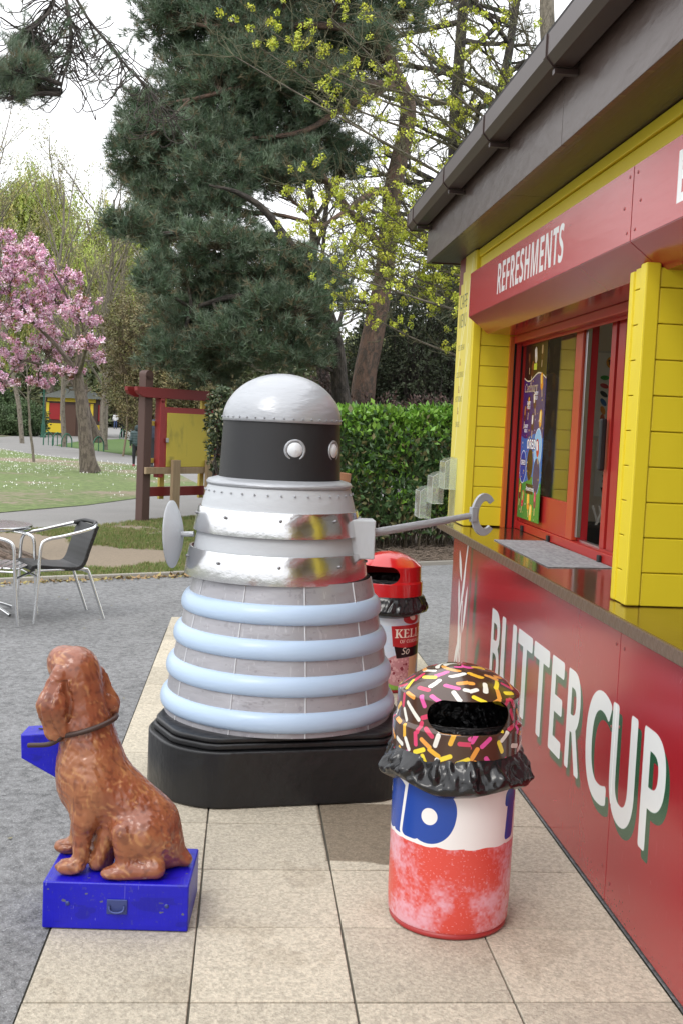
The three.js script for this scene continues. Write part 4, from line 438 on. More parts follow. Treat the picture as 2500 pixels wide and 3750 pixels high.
  for (let i = 0; i < pos.count; i++) { const x = pos.getX(i), y = pos.getY(i), z = pos.getZ(i), a = noise3(x * 9 + 5, y * 9, z * 9), b = noise3(x * 60 + y * 30, y * 22 - x * 30, z * 60), c3 = noise3(x * 30 + 9, y * 30, z * 30); const l = lock([x, y, z], 7, 95, 3), l2 = lock([x, y, z], 12, 120, 8); let c = mix([0.25, 0.075, 0.034], [0.32, 0.12, 0.052], sm(0.3, 0.7, a)); c = mix(c, [0.10, 0.026, 0.016], 0.5 * sm(0.54, 0.8, l)); c = mix(c, [0.46, 0.22, 0.09], 0.7 * sm(0.55, 0.8, l2) * sm(0.35, 0.6, c3)); if (noise3(x * 90, y * 90 + 3, z * 90) > 0.975) c = [0.5, 0.42, 0.35]; col.set(c, 3 * i); }
  g.setAttribute('color', new THREE.BufferAttribute(col, 3)); mesh('dog_figure', g.translate(0, Y, 0), M([1, 1, 1], 0.33, { vertexColors: true, clearcoat: 0.35, clearcoatRoughness: 0.2 }), D);
  const leather = M([0.045, 0.022, 0.016], 0.5); const ring = []; for (let i = 0; i <= 40; i++) { const a = i / 40 * 2 * PI; ring.push([-0.133 + 0.093 * Math.cos(a), Y + 0.445 + 0.028 * Math.cos(a), -0.002 + 0.09 * Math.sin(a)]); }
  mesh('collar', merge([tube(ring, 0.0085, 60, 8).scale(1, 1, 1), tube([[-0.19, Y + 0.425, 0.075], [-0.23, Y + 0.40, 0.07], [-0.30, Y + 0.385, 0.04]], 0.008, 12, 8)]), leather, D);
  const bxg = extrude([[-0.345, 0.385], [-0.19, 0.40], [-0.19, 0.23], [-0.245, 0.262], [-0.342, 0.315]], 0.10, 0.004).translate(0, Y, -0.16); const db = mesh('donation_box', uvBox(bxg, 2), bl, D); mesh('coin_slot', box(0.03, 0.002, 0.008, -0.29, Y + 0.3965, -0.11).rotateZ(0), black, db);
}

// ---------------------------------------------------------------- chairs and table of the cafe yard
const tubeAlu = M([0.72, 0.73, 0.74], 0.26, { metalness: 1 });
const weave = (() => canvasTex(256, 256, (x, w, h) => { x.fillStyle = '#0b0b0c'; x.fillRect(0, 0, w, h); for (let j = 0; j < 16; j++) for (let i = 0; i < 16; i++) { x.fillStyle = (i + j) % 2 ? '#2a2a2c' : '#1c1c1e'; x.beginPath(); x.roundRect(i * 16 + 1, j * 16 + ((i % 2) ? 8 : 0) + 1, 13, 13, 4); x.fill(); } }))();
function bent(prof, w, th, n = 30) { // seat sheet bent along a side profile [x, y], width across z
  const c = new THREE.CatmullRomCurve3(prof.map(([x, y]) => V3(x, y, 0))), P = c.getSpacedPoints(n), s = new THREE.Shape(), nor = P.map((p, i) => { const t = P[Math.min(n, i + 1)].clone().sub(P[Math.max(0, i - 1)]).normalize(); return [-t.y, t.x]; });
  P.forEach((p, i) => { const q = [p.x + nor[i][0] * th / 2, p.y + nor[i][1] * th / 2]; i ? s.lineTo(...q) : s.moveTo(...q); }); for (let i = n; i >= 0; i--) s.lineTo(P[i].x - nor[i][0] * th / 2, P[i].y - nor[i][1] * th / 2);
  return uvBox(new THREE.ExtrudeGeometry(s, { depth: w - 0.012, bevelEnabled: true, bevelSize: 0.005, bevelThickness: 0.006, bevelSegments: 2 }).translate(0, 0, -w / 2 + 0.006), 3.2); }
function chair(label, pos, turn, slats) {
  const t = thing('cafe_chair', label, 'chair', pos, turn); // faces -x, sits at y 0.42
  for (const s of [-1, 1]) mesh('frame', tube([[-0.25, 0.0125, s * 0.245], [-0.235, 0.2, s * 0.247], [-0.222, 0.42, s * 0.25], [-0.21, 0.585, s * 0.25], [-0.165, 0.632, s * 0.25], [-0.05, 0.655, s * 0.25], [0.10, 0.688, s * 0.245], [0.20, 0.715, s * 0.215], [0.245, 0.735, s * 0.13], [0.25, 0.738, 0]], 0.0125, 60, 12), tubeAlu, t);
  for (const s of [-1, 1]) mesh('leg', tube([[0.30, 0.0125, s * 0.2], [0.235, 0.2, s * 0.2], [0.175, 0.37, s * 0.2], [0.15, 0.398, s * 0.2], [0.08, 0.4, s * 0.2]], 0.0118, 30, 12), tubeAlu, t);
  mesh('stretcher', merge([rod([-0.225, 0.355, -0.247], [-0.225, 0.355, 0.247], 0.009), rod([0.17, 0.375, -0.2], [0.17, 0.375, 0.2], 0.009), rod([-0.222, 0.40, -0.22], [0.1, 0.40, -0.2], 0.008), rod([-0.222, 0.40, 0.22], [0.1, 0.40, 0.2], 0.008)]), tubeAlu, t);
  if (slats) { for (let k = 0; k < 6; k++) mesh('seat_slat', rbox(0.055, 0.012, 0.44, 0.004, -0.22 + 0.066 * k, 0.425, 0), tubeAlu, t); for (let k = 0; k < 4; k++) mesh('back_slat', rbox(0.012, 0.05, 0.40, 0.004, 0.16 + 0.022 * k, 0.52 + 0.06 * k, 0), tubeAlu, t); }
  else { const wm = M([1, 1, 1], 0.45, { map: weave, bumpMap: rep(weave, 1), bumpScale: 0.004 }); mesh('seat', bent([[-0.265, 0.405], [-0.25, 0.425], [-0.1, 0.415], [0.04, 0.405], [0.1, 0.412], [0.135, 0.45], [0.165, 0.54], [0.2, 0.64], [0.228, 0.72]], 0.43, 0.02), wm, t); mesh('back_rim', tube([[0.19, 0.715, -0.205], [0.242, 0.737, -0.13], [0.25, 0.741, 0], [0.242, 0.737, 0.13], [0.19, 0.715, 0.205]], 0.0165, 30, 12), M([0.02, 0.02, 0.021], 0.4), t); }
  return t; }
chair('aluminium armchair with black woven seat and back on the asphalt', [-1.40, -0.003, -8.60], 0.47, false);
chair('slatted all aluminium armchair beside the round metal table', [-1.83, -0.003, -8.42], Math.PI - 0.1, true);
{ const t = thing('cafe_table', 'round metal cafe table with a polished rim', 'table', [-1.99, -0.003, -8.75]); mesh('table_top', lathe([[0.0005, 0.69], [0.352, 0.69], [0.358, 0.685], [0.358, 0.668], [0.35, 0.662], [0.0005, 0.662]], 64), M([0.6, 0.61, 0.62], 0.22, { metalness: 1 }), t); mesh('column', rod([0, 0.02, 0], [0, 0.66, 0], 0.026), tubeAlu, t); for (let k = 0; k < 4; k++) { const a = k * PI / 2 + 0.6; mesh('foot', tube([[0, 0.08, 0], [Math.cos(a) * 0.15, 0.06, Math.sin(a) * 0.15], [Math.cos(a) * 0.29, 0.0125, Math.sin(a) * 0.29]], 0.0125, 14, 10), tubeAlu, t); } }

// ---------------------------------------------------------------- notice board by the path
const plankMap = (a, b, seed) => { const n = noise2(seed); return tex(256, 256, (u, v) => mix(a, b, n(u, v * 0.1 + 0.3, 40, 3))); };
{ const t = thing('notice_board', 'tall brown and red timber notice board with a yellow back panel', 'notice board', [-1.5, -0.02, -16.6], 0.807);
  const brown = M([0.085, 0.045, 0.036], 0.6), red = M([0.19, 0.017, 0.016], 0.5), redL = M([0.30, 0.035, 0.035], 0.5), yl = M([0.62, 0.5, 0.1], 0.6), timber = M([1, 1, 1], 0.85, { map: plankMap([0.27, 0.19, 0.11], [0.36, 0.27, 0.17], 4) });
  const post = (n, x, w, h, m, z = 0, d = w) => { const g = rbox(w, h, d, 0.012, x, h / 2, z, 3); return mesh(n, g, m, t); };
  post('post', 0, 0.15, 2.18, brown); mesh('post_cap', new THREE.CylinderGeometry(0.075, 0.075, 0.15, 20).rotateX(PI / 2).translate(0, 2.18, 0), brown, t); post('post', 1.62, 0.14, 2.1, brown); post('post', 4.45, 0.14, 2.25, brown);
  const beam = (x0, x1) => { const s = [[x0, 2.0], [x1, 2.0], [x1, 1.90], [x1 - 0.06, 1.86], [x0 + 0.14, 1.86], [x0 + 0.04, 1.90], [x0, 1.95]]; return extrude(s, 0.06, 0.004); };
  mesh('cross_beam', beam(-0.28, 1.95).translate(0, 0, 0.078), red, t); mesh('cross_beam', beam(-0.28, 1.95).translate(0, 0, -0.138), red, t); mesh('cross_beam', beam(4.0, 4.8).translate(0, 0, 0.078), red, t);
  mesh('rail', rbox(1.55, 0.14, 0.07, 0.006, 0.83, 0.47, 0), red, t); mesh('timber_rail', rbox(1.72, 0.10, 0.05, 0.006, 0.78, 0.79, 0.125), timber, t); for (const x of [0.46, 1.16]) mesh('timber_post', rbox(0.15, 0.95, 0.06, 0.006, x, 0.475, 0.19), timber, t);
  for (const x of [0.40, 1.22]) mesh('upright', rbox(0.09, 1.6, 0.05, 0.005, x, 1.15, -0.06), yl, t); for (const y of [1.48, 0.93]) mesh('cleat', rbox(1.5, 0.07, 0.04, 0.005, 0.82, y, -0.02), yl, t);
  const fr = mesh('case', rbox(1.13, 0.98, 0.1, 0.01, 0.78, 1.24, 0.08), redL, t); for (const x of [0.22, 1.37]) { mesh('case_side', rbox(0.09, 1.15, 0.12, 0.01, x, 1.26, 0.075), redL, fr); mesh('case_knob', new THREE.CylinderGeometry(0.045, 0.045, 0.12, 14).rotateX(PI / 2).translate(x, 1.83, 0.075), redL, fr); }
  const n = noise2(15); mesh('panel', uvBox(rbox(0.98, 0.80, 0.012, 0.004, 0.80, 1.245, 0.137)), M([1, 1, 1], 0.7, { map: tex(256, 256, (u, v) => { const a = n(u, v * 0.35, 9, 4), b = n(u, v, 3, 3); return mix([0.56, 0.45, 0.07], [0.16, 0.15, 0.05], 0.8 * sm(0.55, 0.9, a * 0.75 + b * 0.35)); }) }), fr);
  mesh('padlock', rbox(0.05, 0.07, 0.03, 0.008, 0.30, 1.24, 0.16), M([0.5, 0.5, 0.5], 0.3, { metalness: 0.9 }), fr);
}
solo('timber_stake', 'round brown timber stake leaning by the hedge', 'stake', merge([rod([1.02, -0.02, -12.6], [1.12, 1.02, -12.55], 0.066, 0.064, 24)]), M([0.23, 0.10, 0.045], 0.7));
// ---------------------------------------------------------------- lamps, bins, small kiosk in the distance
function parkLamp(label, pos, k = 1) { const t = thing('park_lamp', label, 'lamp', pos); t.scale.setScalar(k); const g = M([0.01, 0.075, 0.045], 0.4), h = 3.0;
  mesh('column', lathe([[0.17, 0], [0.17, 0.12], [0.13, 0.2], [0.13, 0.75], [0.10, 0.82], [0.075, 0.95], [0.06, 1.2], [0.05, 2.5], [0.075, 2.56], [0.05, 2.6], [0.045, h - 0.2], [0.08, h - 0.12], [0.05, h - 0.06], [0.11, h]], 20), g, t); mesh('cross_arm', rod([-0.25, 2.7, 0], [0.25, 2.7, 0], 0.018), g, t);
  mesh('lantern', lathe([[0.10, h], [0.17, h + 0.22], [0.19, h + 0.36], [0.17, h + 0.46]], 16), M([0.8, 0.84, 0.86], 0.15, { transmission: 0.5, thickness: 0 }), t); mesh('lantern_cap', lathe([[0.185, h + 0.46], [0.12, h + 0.55], [0.05, h + 0.62], [0.03, h + 0.7], [0.001, h + 0.74]], 16), M([0.05, 0.07, 0.06], 0.4), t); for (let k = 0; k < 6; k++) { const a = k * PI / 3; mesh('lantern_rib', tube([[Math.cos(a) * 0.105, h, Math.sin(a) * 0.105], [Math.cos(a) * 0.175, h + 0.22, Math.sin(a) * 0.175], [Math.cos(a) * 0.194, h + 0.36, Math.sin(a) * 0.194], [Math.cos(a) * 0.175, h + 0.47, Math.sin(a) * 0.175]], 0.009, 10, 5), g, t); } }
parkLamp('green park lamp with a glass lantern behind the hedge', [2.09, 0, -33], 1.06); parkLamp('green park lamp column beside the small far kiosk', [-12.32, -0.02, -69]);
{ const t = thing('small_kiosk', 'small yellow and red park kiosk with a grey roof', 'kiosk', [-11.9, -0.02, -77], -0.12), br = M([0.06, 0.033, 0.025], 0.6), y2 = M([0.7, 0.52, 0.03], 0.5), r2 = M([0.32, 0.018, 0.022], 0.5);
  mesh('wall', box(3.5, 2.55, 2.6, 0, 1.275, -1.3), br, t); for (const [x, w] of [[-1.15, 1.1], [0.95, 0.7]]) mesh('yellow_panel', box(w, 0.62, 0.03, x, 0.5, 0.018), y2, t); for (const x of [-1.62, -0.66, 0.72, 1.4]) mesh('yellow_panel', box(0.2, 1.2, 0.03, x, 1.62, 0.018), y2, t); mesh('yellow_panel', box(3.3, 0.25, 0.03, 0, 2.42, 0.018), y2, t);
  mesh('shutter', box(0.7, 1.1, 0.04, -1.13, 1.62, 0.022), r2, t); mesh('shutter', box(0.45, 1.1, 0.04, 1.06, 1.62, 0.022), r2, t); mesh('door', box(0.85, 2.1, 0.04, -0.1, 1.06, 0.022), M([0.09, 0.045, 0.03], 0.6), t); mesh('shutter', box(0.04, 1.1, 0.9, 1.772, 1.62, -0.7), r2, t); mesh('yellow_panel', box(0.03, 0.62, 1.6, 1.767, 0.5, -0.8), y2, t);
  const rf = new THREE.ConeGeometry(3.0, 0.95, 4).rotateY(PI / 4).scale(1, 1, 0.82).translate(0, 3.02, -1.3); mesh('roof', rf, M([0.13, 0.14, 0.13], 0.85), t); }
solo('grit_bin', 'dark green lidded bin on the far path', 'bin', merge([rbox(0.7, 0.8, 0.5, 0.04, -10.2, 0.40, -80), rbox(0.76, 0.22, 0.56, 0.08, -10.2, 0.92, -80)]), M([0.03, 0.06, 0.05], 0.6));
{ const spots = [[-9.3, -53.5], [-8.75, -52.7], [-8.1, -51.3], [-6.2, -47.6], [-8.1, -74.3], [-6.6, -74]]; spots.forEach(([x, z], i) => { const t = thing('hoop_rail', 'low green metal hoop edging the round lawn', 'hoop', [x, -0.012, z], 0.9, 'low green hoops round the grass island'); mesh('hoop', tube([[-0.3, 0, 0], [-0.27, 0.4, 0], [0, 0.62, 0], [0.27, 0.4, 0], [0.3, 0, 0]], 0.028, 24, 6), M([0.015, 0.11, 0.06], 0.5), t); mesh('stake', rod([0, 0, 0], [0, 0.6, 0], 0.02, 0.02, 6), M([0.015, 0.11, 0.06], 0.5), t); }); }

// ---------------------------------------------------------------- people on the path, seen from behind
function person(label, pos, turn, H, c) {
  const t = thing('person', label, 'person', pos, turn, undefined), k = H / 1.75, S = (x, y, z) => [x * k, y * k, z * k], st = c.stride ?? 0.12, R = (v) => v * k, cell = (c.cell ?? 0.03) * k;
  const hipL = S(0.09, 0.9, 0), hipR = S(-0.09, 0.9, 0), knL = S(0.1, 0.48, -st * 0.5), knR = S(-0.1, 0.48, st * 0.6), anL = S(0.1, 0.08, -st), anR = S(-0.1, 0.1, st * 1.3), sL = S(0.19, 1.42, 0), sR = S(-0.19, 1.42, 0), eL = S(0.25, 1.13, 0.05 - st * 0.3), eR = S(-0.25, 1.13, 0.05 + st * 0.2), wL = S(0.25, 0.9, -0.06 + st * 0.5), wR = S(-0.25, 0.9, -0.06 - st * 0.3);
  const arms = (p, g) => { let d = cap(p, sL, eL, R(0.055 + g), R(0.045 + g)); d = smin(d, cap(p, eL, wL, R(0.044 + g), R(0.033 + g)), R(0.03)); let e = cap(p, sR, eR, R(0.055 + g), R(0.045 + g)); e = smin(e, cap(p, eR, wR, R(0.044 + g), R(0.033 + g)), R(0.03)); return Math.min(d, e); };
  const torso = (p, g) => { let d = ell(p, S(0, 1.28, 0), [R(0.19 + g), R(0.26 + g), R(0.12 + g)]); d = smin(d, ell(p, S(0, 1.0, 0), [R(0.165 + g), R(0.18 + g), R(0.125 + g)]), R(0.1)); return smin(d, cap(p, sL, sR, R(0.06 + g), R(0.06 + g)), R(0.06)); };
  const legs = (p, g) => { let d = cap(p, hipL, knL, R(0.085 + g), R(0.058 + g)); d = smin(d, cap(p, knL, anL, R(0.058 + g), R(0.042 + g)), R(0.03)); let e = cap(p, hipR, knR, R(0.085 + g), R(0.058 + g)); e = smin(e, cap(p, knR, anR, R(0.058 + g), R(0.042 + g)), R(0.03)); return smin(d, e, R(0.02)); };
  const headS = (p) => { let d = ell(p, S(0, 1.635, -0.01), [R(0.075), R(0.112), R(0.095)]); d = smin(d, ell(p, S(0, 1.62, -0.105), [R(0.014), R(0.022), R(0.018)]), R(0.02)); for (const s of [-1, 1]) d = smin(d, ell(p, S(s * 0.078, 1.63, 0.0), [R(0.014), R(0.03), R(0.02)]), R(0.01)); return smin(d, cap(p, S(0, 1.42, 0), S(0, 1.55, 0), R(0.058), R(0.052)), R(0.03)); };
  const hands = (p) => { let d = 9; for (const w of [wL, wR]) { d = Math.min(d, cap(p, w, [w[0], w[1] - R(0.09), w[2] - R(0.01)], R(0.03), R(0.036))); for (let i = 0; i < 4; i++) d = smin(d, cap(p, [w[0], w[1] - R(0.09), w[2] + R(0.022 * (i - 1.5))], [w[0], w[1] - R(0.165 - 0.012 * Math.abs(i - 1)), w[2] + R(0.022 * (i - 1.5) - 0.01)], R(0.011), R(0.009)), R(0.008)); d = smin(d, cap(p, [w[0], w[1] - R(0.04), w[2] - R(0.03)], [w[0], w[1] - R(0.11), w[2] - R(0.055)], R(0.012), R(0.010)), R(0.01)); } return d; };
  const feet = (p, g = 0) => { let d = 9; for (const a of [anL, anR]) d = Math.min(d, smin(cap(p, a, [a[0], R(0.045), a[2] - R(0.02)], R(0.045 + g), R(0.045 + g)), cap(p, [a[0], R(0.04), a[2] + R(0.04)], [a[0], R(0.035), a[2] - R(0.17)], R(0.042 + g), R(0.035 + g)), R(0.03))); return d; };
  const lo = S(-0.42, -0.02, -0.4), hi = S(0.42, 1.85, 0.4);
  const body = (p) => { let d = smin(torso(p, -0.02), legs(p, -0.012), R(0.04)); d = smin(d, arms(p, -0.012), R(0.03)); d = smin(d, headS(p), R(0.02)); d = Math.min(d, hands(p)); return Math.min(d, feet(p, -0.006)); };
  mesh('body', surface(body, lo, hi, cell * 0.7), M([0.5, 0.3, 0.22], 0.6), t);
  const coat = (p) => { let d = smin(torso(p, 0.03), arms(p, 0.016), R(0.05)); d = Math.max(d, R(c.hem ?? 0.82) - p[1], p[1] - R(1.53)); return d + R(0.012) * (c.puffy ? Math.abs(Math.sin(p[1] / R(0.035))) : noise3(p[0] * 14, p[1] * 14, p[2] * 14) - 0.5); };
  mesh('jacket', surface(coat, lo, hi, cell * 0.7), M(c.coat, 0.65), t);
  mesh('trousers', surface((p) => Math.max(smin(legs(p, 0.012), ell(p, S(0, 0.93, 0), [R(0.165), R(0.14), R(0.125)]), R(0.06)), R(0.1) - p[1], p[1] - R(1.0)), lo, hi, cell * 0.8), M(c.legs, 0.8), t);
  mesh('shoes', surface((p) => Math.max(feet(p, 0.006), R(0.003) - p[1], p[1] - R(0.12)), lo, [hi[0], R(0.2), hi[2]], cell * 0.6), M(c.shoes ?? [0.03, 0.03, 0.03], 0.6), t);
  mesh('hair', surface((p) => Math.max(c.hood ? ell(p, S(0, 1.62, 0.015), [R(0.105), R(0.14), R(0.12)]) : ell(p, S(0, 1.65, 0.005), [R(0.088), R(0.115), R(0.106)]), Math.min(p[2] * -1 - R(0.045), 9), R(c.hood ? 1.46 : 1.58) - p[1]), S(-0.2, 1.4, -0.2), S(0.2, 1.85, 0.2), cell * 0.5), M(c.hair, 0.8), t);
}
person('person in brown jacket and dark trousers walking away along the path', [-8.75, -0.02, -80], 0.2, 1.78, { coat: [0.07, 0.055, 0.035], legs: [0.02, 0.02, 0.024], hair: [0.03, 0.024, 0.02], stride: 0.14 });
person('child in dark teal hooded puffer jacket walking by the notice board', [-3.40, -0.02, -35], 0.1, 1.28, { coat: [0.045, 0.075, 0.08], legs: [0.016, 0.016, 0.02], hair: [0.03, 0.05, 0.055], shoes: [0.3, 0.05, 0.06], puffy: true, hood: true, stride: 0.08 });
person('person in navy coat half hidden behind the notice board post', [-2.78, -0.02, -34.8], -0.1, 1.70, { coat: [0.03, 0.035, 0.06], legs: [0.02, 0.02, 0.024], hair: [0.06, 0.045, 0.03] });
person('person in white top and blue jeans far down the path', [-14.4, -0.02, -124], 0, 1.75, { coat: [0.55, 0.55, 0.55], legs: [0.03, 0.05, 0.12], hair: [0.05, 0.035, 0.02], cell: 0.045 });
person('person in dark coat and blue trousers far down the path', [-13.7, -0.02, -126], 0.3, 1.7, { coat: [0.04, 0.035, 0.03], legs: [0.04, 0.08, 0.2], hair: [0.04, 0.03, 0.02], cell: 0.045 });

// ---------------------------------------------------------------- trees
const leafMat = (rough = 0.6) => M([1, 1, 1], rough, { side: THREE.DoubleSide });
const asV = (a) => a.map((p) => V3(...p));
const nearest = (lines, q) => { let best, bd = 1e9; for (const l of lines) l.forEach((p, i) => { const d = p.distanceTo(q) + Math.max(0, p.y - q.y) * 0.6; if (d < bd) { bd = d; best = [l, i]; } }); return best; };
const smooth = (pts, n) => new THREE.CatmullRomCurve3(pts).getPoints(n);
const varied = (r, base, s) => { const k = 1 + (r() - 0.5) * s; return rgb(base[0] * k * (1 + (r() - 0.5) * 0.2), base[1] * k, base[2] * k * (1 + (r() - 0.5) * 0.2)); };
// a tree whose twigs fill hand placed pads of foliage: pads [x, y, z, rx, ry]
function padTree(o) {
  const t = thing(o.name, o.label, 'tree', [o.trunk[0][0], 0, o.trunk[0][2]], 0, o.group), B = t.position, r = rng(o.seed), off = (v) => v.clone().sub(B), lines = [smooth(asV(o.trunk), 40)], L = new Limbs(), W = new Limbs(), F = [];
  const tk = lines[0].map(off); L.add(tk, tk.map((p, i) => { const q = i / (tk.length - 1); return o.r0 + (o.r1 - o.r0) * Math.pow(q, 0.8) + o.r0 * 0.5 * Math.exp(-Math.max(0, p.y) * 4); }), 0, 14, 0.25);
  for (const l of o.limbs || []) { const s = smooth(asV(l), 20); lines.push(s); L.add(s.map(off), 0.085 * (o.limbK || 1), 0.03 * (o.limbK || 1), 9, 0.25); }
  for (const [x, y, z, rx_, ry_] of o.pads) {
    const rx = rx_ * (o.grow || 1), ry = ry_ * (o.grow || 1), c = V3(x, y - ry * 0.3, z), [ln, i] = nearest(lines, c), a = ln[i], mid = a.clone().lerp(c, 0.5); mid.y += 0.12 * (r() - 0.3) * a.distanceTo(c); const limb = smooth([a, mid, c], 8); L.add(limb.map(off), 0.02 + 0.014 * Math.min(2.5, a.distanceTo(c)) * (o.limbK || 1), 0.014, 6, 0.2);
    const n = Math.round(o.twigs * (rx * ry + 0.1) / 0.4);
    for (let k = 0; k < n; k++) {
      const th = r() * 6.283, cy = 2 * r() - 0.85, s = Math.sqrt(Math.max(0, 1 - cy * cy)), rad = Math.pow(r(), 0.36) * (1 + 0.3 * (noise3(th * 2, cy * 3, x + z) - 0.5)) * (r() < (o.shoots ?? 0) ? 1.1 + 0.4 * r() : 0.94), e = V3(x + Math.cos(th) * s * rad * rx, y + cy * rad * ry, z + Math.sin(th) * s * rad * rx), st = limb[2 + Math.floor(r() * 7)].clone().lerp(c, r() * 0.6), tw = wiggle(st, e, 3, 0.14, r);
      W.add(tw.map(off), 0.0075 * (o.twigK || 1), 0.004 * (o.twigK || 1), 3);
      for (let q = 0; q < o.tufts; q++) { const tt = 1 - (o.reach ?? 0.6) * r() * r(), seg = Math.min(2, Math.floor(tt * 3)), p = tw[seg].clone().lerp(tw[seg + 1], tt * 3 - seg), d = e.clone().sub(c).normalize().multiplyScalar(0.8).add(V3((r() - 0.5) * 1.2, 0.55 + (r() - 0.5) * 0.9, (r() - 0.5) * 1.2)); p.x += (r() - 0.5) * o.jit; p.y += (r() - 0.5) * o.jit; p.z += (r() - 0.5) * o.jit; F.push({ p: p.sub(B), d, s: 0.75 + 0.5 * r(), c: o.color(r) }); }
    }
  }
  mesh('trunk', L.geo(), o.bark, t); mesh('twigs', W.geo(), o.twigMat || o.bark, t); spread('crown', o.leaf, o.leafMat || leafMat(), F, t); return t;
}
// a tree that branches by itself
function growTree(o) {
  const t = thing(o.name, o.label, o.category || 'tree', o.pos, 0, o.group), r = rng(o.seed), L = new Limbs(), W = new Limbs(), F = [];
  const go = (p, d, len, rad, lev) => {
    const n = lev ? 4 : 7, pts = [p.clone()], dir = d.clone(), q = p.clone(); for (let k = 0; k < n; k++) { dir.add(V3((r() - 0.5) * o.bend, (r() - 0.5) * o.bend + (o.lift[lev] ?? 0), (r() - 0.5) * o.bend)).normalize(); q.addScaledVector(dir, len / n); pts.push(q.clone()); }
    const end = rad * (lev ? 0.45 : 0.35); (lev < 2 ? L : W).add(pts, rad, end, lev === 0 ? 10 : lev === 1 ? 6 : 3, lev < 2 ? 0.2 : 0);
    if (o.leafLev <= lev && o.leaf) for (let k = 0; k < o.leaves; k++) { const a = pts[1 + Math.floor(r() * n)]; F.push({ p: a.clone().add(V3(r() - 0.5, r() - 0.5, r() - 0.5).multiplyScalar(o.leafJit)), d: V3(r() - 0.5, o.hang ? -1 : r() - 0.2, r() - 0.5), s: 0.7 + 0.6 * r(), c: o.color(r) }); }
    if (lev >= o.levels) return; const kids = o.kids[lev];
    for (let k = 0; k < kids; k++) { const f = (lev ? 0.25 : o.first) + (1 - (lev ? 0.25 : o.first)) * (k + r()) / kids, i = Math.min(n - 1, Math.floor(f * n)), a = pts[i].clone().lerp(pts[i + 1], f * n - i), ax = V3(r() - 0.5, r() - 0.5, r() - 0.5).cross(dir).normalize(), ang = o.angle[lev] * (0.7 + 0.6 * r()), nd = pts[i + 1].clone().sub(pts[i]).normalize().applyAxisAngle(ax, ang); go(a, nd, len * o.ratio[lev] * (0.6 + 0.6 * r()) * (1.15 - 0.5 * f), rad * (1 - 0.6 * f) * 0.62, lev + 1); }
  };
  go(V3(0, -0.05, 0), V3(...(o.dir || [0, 1, 0])).normalize(), o.len, o.rad, 0);
  mesh('trunk', L.geo(), o.bark, t); mesh('branches', W.geo(), o.twigMat || o.bark, t); if (F.length) spread('crown', o.leaf, o.leafMat || leafMat(), F, t); return t;
}
const pineBark = bark([0.15, 0.095, 0.07], [0.07, 0.055, 0.045], 101, 2), darkBark = bark([0.075, 0.062, 0.052], [0.035, 0.03, 0.026], 102, 2), greyBark = bark([0.23, 0.20, 0.16], [0.11, 0.095, 0.075], 103, 2), oliveTwig = M([0.11, 0.09, 0.055], 0.9), greenTwig = M([0.105, 0.10, 0.055], 0.85);
const needles = needleTuft(15, 0.135, 0.0085, 4);
const pineColor = (r) => { const q = r(); return q < 0.10 ? rgb(0.2, 0.165, 0.095) : q < 0.32 ? rgb(0.185, 0.235, 0.165) : varied(r, q < 0.62 ? [0.085, 0.135, 0.075] : [0.12, 0.175, 0.105], 0.5); };
